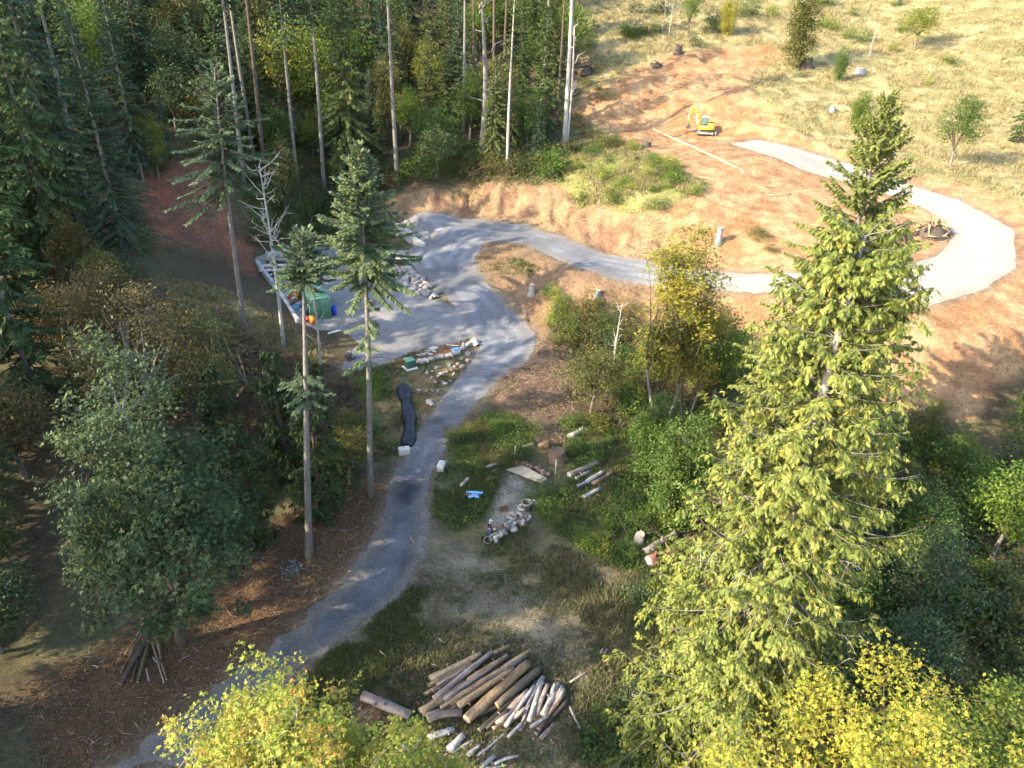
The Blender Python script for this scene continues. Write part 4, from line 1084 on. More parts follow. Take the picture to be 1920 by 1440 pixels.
# ================================================================== GRASS AND LITTER
M['grass_dry'] = leafmat('grass_dry', [(.17,.13,.06),(.31,.25,.12),(.45,.375,.205)], .25, .8)
M['grass_tan'] = leafmat('grass_tan', [(.11,.095,.055),(.21,.18,.105),(.32,.28,.17)], .2, .8)
M['grass_green'] = leafmat('grass_green', [(.045,.065,.020),(.105,.13,.04),(.20,.20,.075)], .3, .7)
M['litter'] = leafmat('litter', [(.07,.04,.022),(.16,.09,.045),(.28,.17,.08)], .1, .9)
M['clod'] = leafmat('clod', [(.16,.08,.045),(.30,.17,.09),(.44,.29,.17)], .0, .95)
M['stone_bits'] = leafmat('stone_bits', [(.13,.125,.12),(.24,.235,.23),(.38,.37,.36)], .0, .9)

def tufts(name, areas, m, blades=5, hgt_=(.25, .5), w=.05, spread=.14, lean=.5, avoid=True):
    mb = MB()
    for P, n, hs in areas:
        q = P.sample(int(n))
        if avoid:
            q = q[P_TRACK.sdf(q[:, 0], q[:, 1]) > -.6 - 1.5 * rng.random(len(q))]
            k = (P_ROAD.sdf(q[:, 0], q[:, 1]) > .25) & (P_YARD.sdf(q[:, 0], q[:, 1]) > .1)
            q = q[k]
        c = vnoise(q[:, 0], q[:, 1], 2.6, 91, 3)
        q = q[c > .36]; c = c[c > .36]
        p = np.stack([q[:, 0], q[:, 1], hgt(q[:, 0], q[:, 1]) - .02], -1)
        tt = rng.random(len(p)) * .5
        for b in range(blades):
            n_ = len(p)
            off = np.stack([rng.normal(0, spread, n_), rng.normal(0, spread, n_), np.zeros(n_)], -1)
            D = np.stack([rng.normal(0, lean, n_), rng.normal(0, lean, n_), np.ones(n_)], -1)
            a = rng.random(n_) * 6.283
            N = np.stack([np.cos(a), np.sin(a), .3 * np.ones(n_)], -1)
            L = (hs[0] + (hs[1] - hs[0]) * rng.random(n_)) * (.6 + .9 * sstep(.36, .7, c))
            mb.kites(p + off, D, N, L, w * (.7 + .6 * rng.random(n_)), np.clip(tt + .5 * rng.random(n_), 0, 1), 0, .35)
    return setting(mb.obj(name, m), 'stuff')

def flakes(name, areas, m, size=(.06, .16), avoid=True, up=.25):
    mb = MB()
    for P, n in areas:
        q = P.sample(int(n), .6)
        if avoid:
            q = q[(P_ROAD.sdf(q[:, 0], q[:, 1]) > .0) & (P_YARD.sdf(q[:, 0], q[:, 1]) > .0)]
        n_ = len(q)
        p = np.stack([q[:, 0], q[:, 1], hgt(q[:, 0], q[:, 1]) + .01 + .03 * rng.random(n_)], -1)
        a = rng.random(n_) * 6.283
        D = np.stack([np.cos(a), np.sin(a), rng.normal(0, up, n_)], -1)
        N = np.stack([rng.normal(0, .4, n_), rng.normal(0, .4, n_), np.ones(n_)], -1)
        L = size[0] + (size[1] - size[0]) * rng.random(n_)
        mb.kites(p, D, N, L, L * (.35 + .5 * rng.random(n_)), rng.random(n_), .1)
    return setting(mb.obj(name, m), 'stuff')

def cover(name, areas, m, size=(.14, .28), top=.6):
    mb = MB()
    for P, n in areas:
        q = P.sample(int(n), .8)
        q = q[(P_ROAD.sdf(q[:, 0], q[:, 1]) > .6) & (P_YARD.sdf(q[:, 0], q[:, 1]) > .6)]
        c = sstep(.34, .68, vnoise(q[:, 0], q[:, 1], 2.4, 140, 3)); q = q[c > .06]; c = c[c > .06]
        n_ = len(q)
        p = np.stack([q[:, 0], q[:, 1], hgt(q[:, 0], q[:, 1]) + c * top * rng.random(n_) ** .6], -1)
        D = rng.normal(0, 1, (n_, 3)) * [1, 1, .35]; N = rng.normal(0, .5, (n_, 3)) + [0, 0, 1.0]
        L = size[0] + (size[1] - size[0]) * rng.random(n_)
        t = np.clip(.6 * vnoise(q[:, 0], q[:, 1], 1.6, 141, 2) + .45 * rng.random(n_), 0, 1)
        mb.kites(p, D, N, L, L * .62, t, .1)
    return setting(mb.obj(name, m), 'stuff')
P_FRONT = Poly([(-200,420),(224,330),(420,260),(480,400),(640,400),(760,350),(1050,335),(1060,200),(1080,60),(1000,20),(600,60),(300,120),(-200,200)])
cover('undergrowth', [(P_FRONT, 95000), (Poly([(470,380),(600,380),(700,420),(640,455),(480,450)]), 5000)], M['leaf_green'], (.22, .42), .9)
cover('bramble_cover', [(CR, 16000), (CR2, 6000), (RT, 26000), (P_GREEN2, 3500), (P_KNOLL, 5000), (Poly([(1160,670),(1200,600),(1400,640),(1420,740),(1320,830),(1180,820)]), 7000)], M['leaf_green'], (.14, .26), .55)
cover('dead_bracken', [(BR, 12000), (BR2, 8000)], M['twig_brown'], (.14, .3), .6)
P_LOW = Poly([(700,1160),(800,1060),(870,1030),(1000,1040),(1260,1120),(1260,1440),(500,1440),(560,1330)])
tufts('dry_grass', [(P_FIELD, 30000, (.35, .75)), (P_KNOLL, 3500, (.3, .6)), (P_LGRASS, 2600, (.2, .45))], M['grass_dry'], 4, w=.10, spread=.22)
tufts('tan_grass', [(P_DRYR, 3000, (.2, .5)), (P_GREEN1, 700, (.2, .4)), (P_LOW, 6000, (.14, .32)), (P_GREEN3, 900, (.2, .4)), (P_CLEAR, 250, (.1, .2)), (P_ISLE, 900, (.1, .25)), (P_BANK, 1200, (.1, .25)), (BR, 1500, (.2, .5)), (P_SLASH, 700, (.1, .3))], M['grass_tan'], 5, w=.05)
tufts('green_grass', [(P_GREEN1, 3400, (.18, .42)), (P_DRYR, 2200, (.2, .5)), (P_GREEN2, 2600, (.25, .6)), (P_GREEN3, 2300, (.15, .35)), (P_LOW, 5200, (.15, .4)), (CR, 3000, (.2, .5)), (CR2, 1800, (.2, .5)), (P_LGRASS, 900, (.2, .4)), (P_KNOLL, 1200, (.3, .6)), (P_FIELD, 4500, (.3, .6)),
      (Poly([(895,485),(925,478),(985,490),(1020,505),(990,520),(940,515),(905,512)]), 420, (.2, .4))], M['grass_green'], 5, w=.055)
flakes('leaf_litter', [(P_LLIT, 26000), (BR, 5000), (P_LGRASS, 2000), (P_SLASH, 6000), (P_LBANK, 2500), (P_BANK, 2500), (P_ISLE, 2500), (P_LOW, 6000)], M['litter'])
flakes('dirt_clods', [(P_DIRT_UP, 22000), (P_BANK, 2500), (P_SAW, 500), (P_RED2, 700)], M['clod'], (.08, .26), up=.6)
flakes('loose_stones', [(P_CLEAR, 1500), (P_TRACK, 700), (P_ROAD, 7000), (P_YARD, 1600)], M['stone_bits'], (.05, .12), avoid=False, up=.5)

def twigs(name, areas, m, size=(.3, 1.2)):
    mb = MB()
    for P, n in areas:
        q = P.sample(int(n), .4)
        q = q[(P_ROAD.sdf(q[:, 0], q[:, 1]) > .3) & (P_YARD.sdf(q[:, 0], q[:, 1]) > .2)]
        n_ = len(q); a = rng.random(n_) * 6.283
        p = np.stack([q[:, 0], q[:, 1], hgt(q[:, 0], q[:, 1]) + .03 + .12 * rng.random(n_)], -1)
        D = np.stack([np.cos(a), np.sin(a), rng.normal(0, .2, n_)], -1)
        L = size[0] + (size[1] - size[0]) * rng.random(n_) ** 2; t = rng.random(n_)
        for k in range(2):                      # two crossed blades give the stick its thickness
            N = np.stack([rng.normal(0, .4, n_), rng.normal(0, .4, n_), np.ones(n_)], -1) if k == 0 else np.cross(D, [0, 0, 1.0])
            mb.kites(p, D, N, L, .022 + .03 * rng.random(n_), t, 0, .4)
    return setting(mb.obj(name, m), 'stuff')
M['twig_mix'] = leafmat('twig_mix', [(.10,.07,.045),(.24,.19,.14),(.42,.36,.29)], 0, .9)
twigs('slash_twigs', [(P_SLASH, 1500), (P_DIRT_UP, 1800), (P_ISLE, 300), (BR, 1400), (P_LLIT, 900), (P_LOW, 1100), (P_GREEN2, 250), (P_BANK, 350), (P_LBANK, 300), (P_FIELD, 1500)], M['twig_mix'])

# ================================================================== OBJECTS
def lift(px, py, dz):
    g = ground(px, py)
    q = at_z(px, py, g[2] + dz)
    return at_z(px, py, float(hgt(q[0], q[1])) + dz)

def woodmat(name, rgb, dark):
    m = mat(name, rgb, .9, noise=(5, .75, dark), bump=.7, bscale=9)
    t = m.node_tree; b = t.nodes['Principled BSDF']
    src = b.inputs['Base Color'].links[0].from_socket
    at = t.nodes.new('ShaderNodeAttribute'); at.attribute_name = 'tint'
    mr = t.nodes.new('ShaderNodeMapRange'); mr.inputs[3].default_value = .38; mr.inputs[4].default_value = 1.5
    mu = t.nodes.new('ShaderNodeVectorMath'); mu.operation = 'SCALE'
    t.links.new(at.outputs['Fac'], mr.inputs[0]); t.links.new(src, mu.inputs[0]); t.links.new(mr.outputs[0], mu.inputs['Scale'])
    t.links.new(mu.outputs[0], b.inputs['Base Color'])
    return m
M['wood_tan'] = woodmat('wood_tan', (.38,.27,.155), (.20,.13,.075))
M['wood_brown'] = woodmat('wood_brown', (.22,.145,.09), (.10,.065,.045))
M['wood_dark'] = woodmat('wood_dark', (.10,.08,.065), (.045,.036,.03))
M['wood_grey'] = woodmat('wood_grey', (.36,.34,.325), (.17,.15,.14))
M['wood_pink'] = woodmat('wood_pink', (.33,.255,.21), (.19,.17,.16))
M['wood_red'] = woodmat('wood_red', (.22,.10,.065), (.11,.06,.045))
M['wood_mossy'] = woodmat('wood_mossy', (.10,.095,.045), (.06,.05,.035))
M['cut_orange'] = mat('cut_orange', (.50,.27,.12), .8, noise=(9, .4, (.36,.18,.08)))
M['cut_pale'] = mat('cut_pale', (.50,.41,.30), .8, noise=(9, .5, (.34,.26,.18)))
M['cut_grey'] = mat('cut_grey', (.36,.33,.30), .85, noise=(9, .5, (.24,.21,.18)))
M['rock'] = mat('rock', (.29,.26,.225), .9, noise=(2.5, .8, (.22,.195,.175)), bump=.6, bscale=6)
M['rock_pale'] = mat('rock_pale', (.40,.37,.32), .9, noise=(2.5, .7, (.31,.275,.235)), bump=.6, bscale=6)
M['concrete'] = mat('concrete', (.42,.41,.39), .9, noise=(3, .6, (.31,.30,.285)), bump=.2)
M['concrete_pale'] = mat('concrete_pale', (.60,.57,.49), .9, noise=(3, .6, (.46,.43,.37)), bump=.2)
M['white_paint'] = mat('white_paint', (.68,.67,.62), .7, noise=(4, .5, (.52,.50,.46)))
M['yellow_paint'] = mat('yellow_paint', (.72,.47,.03), .4, noise=(3, .35, (.58,.38,.05)), spec=.5)
M['dark_steel'] = mat('dark_steel', (.06,.06,.06), .55, noise=(5, .6, (.13,.10,.08)), spec=.4)
M['grey_steel'] = mat('grey_steel', (.30,.29,.28), .5, noise=(5, .5, (.20,.17,.15)), spec=.5)
M['cab_glass'] = mat('cab_glass', (.10,.17,.15), .08, spec=.7)
M['cab_roof'] = mat('cab_roof', (.50,.52,.54), .5)
M['green_steel'] = mat('green_steel', (.075,.22,.115), .5, noise=(1.2, .6, (.055,.155,.085)), spec=.4)
M['green_roof'] = mat('green_roof', (.15,.33,.19), .55, noise=(1.0, .6, (.115,.265,.15)), spec=.4)
M['utility_green'] = mat('utility_green', (.05,.12,.085), .5, noise=(2, .4, (.04,.09,.065)))
M['blue_plastic'] = mat('blue_plastic', (.02,.045,.42), .4, spec=.5)
M['sky_plastic'] = mat('sky_plastic', (.22,.43,.66), .5)
M['orange_plastic'] = mat('orange_plastic', (.65,.25,.025), .5)
M['red_plastic'] = mat('red_plastic', (.45,.04,.035), .5)
M['sack'] = mat('sack', (.40,.42,.52), .8, noise=(4, .6, (.28,.29,.36)), bump=.4)
M['plywood'] = mat('plywood', (.42,.30,.18), .8, noise=(3, .5, (.32,.22,.13)))
M['black_plastic'] = mat('black_plastic', (.009,.011,.016), .38, noise=(2.5, .5, (.02,.023,.032)), bump=1.0, bscale=5, spec=.45)
M['tyre'] = mat('tyre', (.03,.03,.032), .85)
M['rust'] = mat('rust', (.20,.085,.055), .85, noise=(4, .7, (.11,.055,.04)))
M['straw'] = mat('straw', (.44,.34,.20), .95, noise=(10, .7, (.42,.32,.18)), bump=.6)
M['plank'] = mat('plank', (.50,.43,.32), .85, noise=(5, .6, (.36,.31,.24)))
M['blue_cloth'] = mat('blue_cloth', (.03,.11,.26), .9)
M['dark_cloth'] = mat('dark_cloth', (.03,.035,.05), .9)
M['pale_cloth'] = mat('pale_cloth', (.42,.43,.43), .9)
M['skin'] = mat('skin', (.50,.31,.22), .6)
M['hair'] = mat('hair', (.04,.028,.02), .8)
M['cap_white'] = mat('cap_white', (.62,.64,.70), .8)
M['water_bag'] = mat('water_bag', (.62,.63,.62), .6)

M['wood_flakes'] = leafmat('wood_flakes', [(.09,.06,.035),(.24,.15,.08),(.42,.30,.18)], 0, .9)
# ------------------------------------------------------------------ logs
def log(a, b, ra, rb, label, bark='wood_brown', cut='cut_pale', group=None, name='log', cat='log', bend=0.0, ends=(1, 1), knots=0, sides=11):
    a = np.asarray(a, float); b = np.asarray(b, float); L = np.linalg.norm(b - a); d = (b - a) / L
    mb = MB(); n = max(5, min(16, int(L / .45)))
    u = np.linspace(0, 1, n)
    up = np.array([0, 0, 1.0]); lat = unit(np.cross(d, up))
    P = (d * L * u[:, None]) + lat * (bend * L * 4 * u * (1 - u))[:, None] + lat * (rng.normal(0, .02, n) * L * .12)[:, None]
    P[0], P[-1] = 0, d * L
    r = np.linspace(ra, rb, n) * (1 + rng.normal(0, .05, n))
    sd = rng.random(sides); sd = sd * .5 + np.roll(sd, 1) * .3 + .1
    tt = np.clip(sd[None] + rng.normal(0, .10, (n, 1)) + rng.normal(0, .13, (n, sides)), 0, 1)
    r = r[:, None] * (1 + rng.normal(0, .035, (1, sides)) + rng.normal(0, .02, (n, sides)))
    mb.tube(P, 1.0, sides, np.concatenate([tt.ravel(), [.4, .4]]))
    ctr = np.repeat(P, sides, 0); mb.V[0][:n * sides] = ctr + (mb.V[0][:n * sides] - ctr) * r.reshape(-1, 1)
    r = r.mean(1)
    for _ in range(knots):
        k = int(rng.integers(1, n - 1)); v = unit(np.cross(d, rng.normal(0, 1, 3)))
        v[2] = abs(v[2]); w = r[k] * (1.5 + rng.random())
        mb.tube(np.stack([P[k], P[k] + v * w * .7, P[k] + v * w]), [r[k] * .35, r[k] * .22, r[k] * .12], 5)
    o = mb.obj(name, M[bark], None, True, a); tag(o, label, cat, group)
    for e, (p, q, rr) in enumerate(((P[0], P[1], r[0]), (P[-1], P[-2], r[-1]))):
        if ends[e]:
            c = MB(); dd = unit(p - q)
            c.tube(np.stack([p - dd * .004, p + dd * .006]), rr * .92, 10)
            c.obj('cut_face', M[cut], o)
    return o

def Z5(x, y): return 680 + x / 4.571, 1190 + y / 4.571
def deck_log(x0, y0, x1, y1, d, lab, dz=None, **kw):
    p0, p1 = Z5(x0, y0), Z5(x1, y1)
    g = ground(*p0); sc = FPX / ((g - CAM) @ Fv)
    r = d / 4.571 / sc / 2
    z = dz if dz is not None else r * .9
    z0, z1 = z if isinstance(z, tuple) else (z, z)
    return log(lift(*p0, z0), lift(*p1, z1), r * kw.pop('ta', 1.0), r * kw.pop('tb', .85), lab, **kw)

T_, B_, G_ = 'wood_tan', 'wood_brown', 'wood_grey'
deck_log(575, 385, 1010, 165, 74, 'tan log with splintered root end, farthest left in the log deck', bark=T_, knots=5, tb=.7, ends=(0, 1))
deck_log(1060, 190, 1260, 95, 46, 'short tan log sticking out at the far end of the log deck', bark=T_, knots=2)
deck_log(530, 515, 850, 330, 42, 'thin yellowish log just below the splintered tan log', bark=T_)
deck_log(610, 545, 1105, 150, 56, 'hollow brown pole lying across the left of the log deck', bark='wood_pink', dz=(.55, .6), knots=3)
deck_log(500, 665, 920, 390, 82, 'stout greyish tan log with its end nearest the sawdust', bark=T_, ends=(1, 1))
deck_log(700, 565, 1240, 180, 52, 'greyish log under the yellow pole of the log deck', bark='wood_pink', dz=.35)
deck_log(670, 622, 1440, 125, 34, 'long straight yellow pole on top of the log deck', bark=T_, cut='cut_pale', dz=(.75, .85))
deck_log(700, 672, 1010, 470, 28, 'slim orange pole low in the middle of the log deck', bark='cut_orange', dz=.25)
deck_log(820, 610, 1290, 290, 74, 'peeling tan log beside the largest log of the deck', bark=T_, dz=(.5, .5), knots=4)
deck_log(890, 725, 1420, 245, 96, 'largest tan log of the deck with its pale cut end toward the viewer', bark=T_, cut='cut_pale', dz=(.55, .6))
deck_log(1145, 610, 1530, 290, 80, 'dark barked log with bright orange cut end', bark='wood_dark', cut='cut_orange', dz=.42)
deck_log(900, 390, 1205, 200, 46, 'short tan log in the upper middle of the log deck', bark=T_, dz=.5, knots=3)
deck_log(720, 545, 1150, 330, 60, 'brown log mostly buried under the yellow pole', bark=B_, dz=.2)
deck_log(960, 470, 1390, 190, 44, 'grey pole between the yellow pole and the largest log', bark=G_, dz=.5)
deck_log(600, 480, 1110, 165, 50, 'dark brown log buried between the tan logs at the far left', bark=B_, dz=.22)
deck_log(555, 715, 850, 672, 88, 'bent grey brown log in front of the tan logs', bark='wood_pink', bend=-.09)
deck_log(760, 660, 1000, 560, 50, 'dark log under the near end of the peeling log', bark='wood_dark', dz=.15)
for i, (a, b, c, d, w, m_) in enumerate([(560,440,930,235,44,T_),(640,590,980,330,46,B_),(760,600,1180,330,40,T_),(850,560,1250,270,44,'wood_pink'),(1010,420,1400,215,30,T_),(640,430,1000,230,38,'wood_pink'),(950,700,1180,600,46,B_)]):
    deck_log(a, b, c, d, w, 'half buried log between the larger tan logs of the log deck', dz=(.12 + .1 * (i % 3), .3), bark=m_, group='half buried logs of the log deck', knots=2)
gl = 'slim weathered log in the silvery stack right of the tan logs'; gg = 'silvery stack of slim logs'
for i, (a, b, c, d, w, m_) in enumerate([(1000,820,1310,535,42,'wood_dark'),(1150,770,1420,480,62,'wood_pink'),(1225,785,1470,440,42,G_),(1250,760,1390,630,40,'wood_pink'),
    (1345,820,1440,560,30,G_),(1430,740,1545,365,54,G_),(1362,700,1525,380,36,G_),(1480,700,1585,430,44,'wood_pink'),(1545,690,1680,425,54,G_),(1575,680,1715,440,40,'wood_pink'),
    (1625,650,1725,470,40,G_),(1440,790,1595,690,32,G_),(1485,850,1765,560,44,'wood_dark'),(1505,810,1735,500,36,B_),(1240,880,1372,750,26,G_),(1525,890,1640,765,38,'wood_pink'),
    (1180,720,1350,520,40,B_),(1300,690,1490,400,40,'wood_dark'),(1060,800,1250,640,36,'wood_dark'),(1590,560,1650,420,34,G_),(1120,800,1240,740,30,B_)]):
    deck_log(a, b, c, d, w, gl, dz=(.18 + .12 * (i % 3), .25 + .14 * (i % 4)), bark=m_, cut='cut_grey', group=gg, knots=i % 3)
deck_log(560, 885, 785, 812, 66, 'grey log with dark knots just above the lime green maple', bark=G_, knots=6, cut='cut_pale')
deck_log(740, 990, 860, 862, 72, 'short broken silver log beside the knotty grey log', bark=G_, cut='cut_grey')
deck_log(760, 1010, 935, 908, 26, 'thin silver stick right of the short broken log', bark=G_)
deck_log(335, 1000, 480, 850, 46, 'split silver log pointing at the sawdust patch', bark=G_)
deck_log(380, 1040, 520, 880, 34, 'second silver split log next to the sawdust patch', bark='wood_pink')
deck_log(990, 1030, 1262, 792, 22, 'long thin bare branch in front of the silvery stack', bark=G_, name='branch', cat='branch', knots=4, bend=.03)
deck_log(1130, 1110, 1335, 1040, 30, 'crooked silver branch at the bottom of the log piles', bark=G_, name='branch', cat='branch', bend=-.06, knots=2)
deck_log(1010, 1140, 1130, 1042, 42, 'grey log at the bottom edge left of the crooked branch', bark=G_)
deck_log(900, 1035, 1005, 945, 40, 'grey log half hidden by the tip of the lime green maple', bark=G_)
deck_log(1050, 1145, 1240, 1120, 22, 'forked grey stick below the crooked silver branch', bark=G_, name='branch', cat='branch')
deck_log(0, 520, 405, 690, 84, 'long barked log lying apart above the sawdust', bark='wood_pink', cut='cut_pale', knots=4, tb=1.0)
deck_log(310, 848, 450, 850, 92, 'stubby brown log round on the sawdust patch', bark=B_, cut='cut_orange', tb=1.0)
deck_log(1770, 610, 1862, 805, 22, 'splintered pale stick right of the silvery stack', bark='dead_wood', knots=4)
deck_log(1775, 410, 1930, 315, 22, 'grey pole on the dry grass above the silvery stack', bark=G_)
deck_log(2035, 160, 2060, 125, 26, 'short pale post end in the grass of the clearing', bark='dead_wood')
deck_log(2070, 160, 2095, 128, 20, 'second short pale post end in the grass of the clearing', bark='dead_wood')

flakes('wood_chips', [(Poly([Z5(420, 620), Z5(900, 120), Z5(1500, 120), Z5(1900, 560), Z5(1700, 950), Z5(900, 1140), Z5(420, 1000)]), 2600), (P_SAW, 900)], M['wood_flakes'], (.06, .24), up=.4)
def pxlog(p0, p1, d, lab, dz=None, **kw):
    g = ground(*p0); sc = FPX / ((g - CAM) @ Fv); r = d / sc / 2
    z = r * .8 if dz is None else dz
    z0, z1 = z if isinstance(z, tuple) else (z, z)
    return log(lift(*p0, z0), lift(*p1, z1), r, r * kw.pop('tb', .85), lab, **kw)
def Z7(x, y): return 980 + x / 4.115, 760 + y / 4.115
for a, b, c, d, w, lab, bk in [(360,540,580,440,46,'thickest grey log of the group below the tree roots','wood_pink'),(410,565,525,505,26,'short grey log beside the thickest creek log',G_),
    (495,590,625,508,36,'sunlit pale log in the middle of the creek logs','dead_wood'),(540,605,705,510,36,'dark topped log right of the sunlit creek log',B_),(420,625,565,560,30,'grey log sunk in the brambles below the sunlit one',G_),
    (460,712,600,640,36,'lowest creek log sunk in brambles',G_),(862,650,942,560,13,'thin white stick in the brambles',  'dead_wood'),(360,240,482,180,42,'pale root log at the corner of the brown slash','dead_wood'),
    (0,322,92,295,30,'grey log lying on the grass above the plank deck',G_),(940,1130,1195,985,62,'long mossy log left of the towering cedar','wood_pink'),(970,1205,1190,1130,92,'stout reddish log left of the towering cedar','wood_red'),
    (1120,1345,1215,1290,50,'broken red rotten log beside the towering cedar','wood_red'),(690,548,765,580,12,'thin pale branch right of the creek logs','dead_wood')]:
    pxlog(Z7(a, b), Z7(c, d), w / 4.115, lab, bark=bk, cut='cut_grey', knots=2)
def Z4(x, y): return 780 + x / 6.857, 820 + y / 6.857
for a, b, c, d, w, lab, bk in [(905,385,1050,340,48,'grey log left of the plank deck',G_),(972,445,1095,372,26,'grey board beside the log left of the plank deck',G_),(580,625,672,530,56,'brown log above the pale blue board','wood_pink'),
    (905,552,1000,520,48,'pale log end in the grass left of the clearing','dead_wood'),(440,752,492,690,16,'dark stick left of the pale blue board','wood_dark')]:
    pxlog(Z4(a, b), Z4(c, d), w / 6.857, lab, bark=bk, cut='cut_pale')
pxlog((973,203), (1002,252), 7, 'leaning dead trunk in the shade of the wood', bark='wood_grey', cut='cut_grey', dz=(3.0, .2))
pxlog((1038,328), (1052,354), 5, 'short trunk hanging over the rim of the cut bank', bark='dead_wood', dz=(.6, .2))
pxlog((1396,324), (1430,360), 4.2, 'dark pole at the lower end of the straw rolls', bark='wood_brown', dz=.4)
pxlog((1420,369), (1482,364), 5.5, 'tan log across the lower end of the straw rolls', bark='wood_tan', dz=.45, knots=2)
pxlog((1674,124), (1697,131), 3, 'pale fallen log at the right of the dry field', bark='bark_pale')
pxlog((1655,767), (1720,772), 3.5, 'pale pole on the sunny bank at the right edge', bark='bark_pale', dz=.4)
pxlog((768,1005), (777,1018), 2.2, 'yellow stick lying on the lower driveway', bark='wood_tan', name='stick', cat='stick')

# leaning pile of poles at the left edge
def ZP(x, y): return 224 + x / 9.6, 1160 + y / 9.6
for i, (a, b, c, d, w, m_) in enumerate([(485,140,30,960,44,'wood_dark'),(520,120,330,640,46,'wood_dark'),(540,220,330,800,60,'wood_dark'),(400,480,10,1180,70,'wood_dark'),(360,270,100,640,36,'wood_brown'),
    (300,540,70,880,40,'wood_dark'),(520,460,330,1140,66,'wood_mossy'),(690,380,745,720,56,'wood_brown'),(590,430,800,1150,30,'wood_pink'),(740,760,850,1100,34,'wood_brown'),(420,160,290,300,20,'dead_wood'),
    (440,420,190,850,44,'wood_brown'),(560,480,480,660,40,'wood_mossy'),(350,690,215,1120,44,'wood_dark'),(480,900,530,1120,22,'dead_wood'),(600,690,670,790,26,'wood_grey')]):
    pxlog(ZP(a, b), ZP(c, d), w / 9.6, 'dark pole in the fanned pile under the huge maple', dz=(1.1 - .05 * i, .15), bark=m_, cut='cut_grey', group='fanned pile of dark poles', name='pole', cat='pole')

# ------------------------------------------------------------------ stumps, root heaps, brush piles
def stump(px, py, r, h, lab, bark='wood_grey', tilt=0.0, ragged=.15):
    p = ground(px, py); mb = MB(); n = 14
    a = np.arange(n) / n * 6.283
    rows = []
    for t, k in ((-.25, 1.5), (.08, 1.25), (.3, 1.03), (1.0, .9)):
        rr = r * k * (1 + .10 * np.sin(a * 3 + px) + rng.normal(0, .03, n) + (.18 * np.sin(a * 5 + px) if t < .2 else 0))
        z = h * t + (rng.random(n) * ragged * h if t == 1.0 else 0)
        rows.append(np.stack([rr * np.cos(a) + tilt * h * t, rr * np.sin(a), z * np.ones(n)], -1))
    V = np.concatenate(rows); F = []
    for i in range(3):
        for k in range(n):
            F.append([i * n + k, i * n + (k + 1) % n, (i + 1) * n + (k + 1) % n, (i + 1) * n + k])
    mb.add(V, F)
    o = mb.obj('stump', M[bark], None, True, p); tag(o, lab, 'stump')
    c = MB(); top = rows[-1] * [.97, .97, 1] + [0, 0, -.02]; m = top.mean(0); V = np.concatenate([top, [m]])
    c.add(V, [[k, (k + 1) % n, n, n] for k in range(n)])
    c.obj('cut_face', M['cut_pale' if bark not in ('wood_dark', 'wood_brown') else 'wood_brown'], o)
    return o
stump(997, 552, .34, 1.25, 'silver stump on the bank between the two arms of the road', 'dead_wood')
stump(1120, 556, .36, .8, 'low grey stump on the sunny bank above the shrubs', 'wood_grey')
stump(1346, 458, .38, 2.0, 'tall silver stump alone on the sunny dirt slope', 'dead_wood')
stump(1044, 862, .75, .9, 'big shredded root stump between the brown slash and the creek logs', 'wood_brown', ragged=.45)
stump(1198, 1018, .4, .9, 'small grey stump in the brambles above the mossy log', 'wood_grey')
stump(1271, 98, .7, .9, 'black forked stump at the top rim of the upper dirt pad', 'wood_dark', ragged=.8)
stump(1611, 137, .9, .9, 'grey stump in the dry field right of the oval tree', 'wood_grey')
stump(1512, 126, 1.0, 1.3, 'dark stump at the foot of the oval tree', 'wood_dark', ragged=.5)
stump(1560, 208, .5, .7, 'small pale stump low in the dry field', 'dead_wood')
stump(1213, 274, .6, .6, 'dark stump beside the upper straw roll', 'wood_dark', ragged=.5)

def tangle(px, py, w, h, n, lab, name, cat, mats, thick=.06, core=True):
    """heap of roots or branches: one mesh per kind of wood in it"""
    p = ground(px, py); o = thing(name, lab, cat, p)
    for k, m_ in enumerate(mats):
        mb = MB()
        for i in range(n // len(mats)):
            a = rng.random() * 6.283; r = w * (.1 + .75 * rng.random())
            c = np.array([math.cos(a) * r * .6, math.sin(a) * r * .5, h * (.08 + .8 * rng.random() * (1 - r / w * .6))])
            d = unit(rng.normal(0, 1, 3) * [1, 1, .45]); L = w * (.25 + .45 * rng.random())
            mid = c + rng.normal(0, .12, 3) * L
            P = np.stack([c - d * L * .5, mid, c + d * L * .5 + [0, 0, -.1]])
            P[:, 2] = np.maximum(P[:, 2], .02)
            t = thick * (.4 + 1.2 * rng.random())
            mb.tube(P, [t, t * .8, t * .4], 5)
        mb.obj(('roots' if 'root' in name else 'branches'), M[m_], o, True)
    if core:
        bm = MB(); q = 10
        a = np.arange(q) / q * 6.283
        V = [[0, 0, h * .55]]; F = []
        for j, (rr, z) in enumerate(((w * .28, h * .45), (w * .45, h * .2), (w * .55, -.15))):
            for t in a: V.append([math.cos(t) * rr * (.8 + .4 * rng.random()), math.sin(t) * rr * (.8 + .4 * rng.random()), z])
        for k in range(q): F.append([0, 1 + k, 1 + (k + 1) % q, 1 + (k + 1) % q])
        for j in range(2):
            for k in range(q): F.append([1 + j * q + k, 1 + (j + 1) * q + k, 1 + (j + 1) * q + (k + 1) % q, 1 + j * q + (k + 1) % q])
        bm.add(V, F); bm.obj('soil_clump' if 'root' in name else 'brush_core', M['wood_dark'], o)
    return o
tangle(1097, 138, 3.0, 3.6, 60, 'dark upturned root wad at the left rim of the upper dirt pad', 'root_wad', 'root wad', ['wood_dark', 'wood_brown'], .14)
tangle(1672, 445, 3.2, 2.6, 90, 'sunlit heap of roots and branches behind the tall fir', 'root_heap', 'root heap', ['wood_tan', 'wood_brown', 'wood_red'], .12)
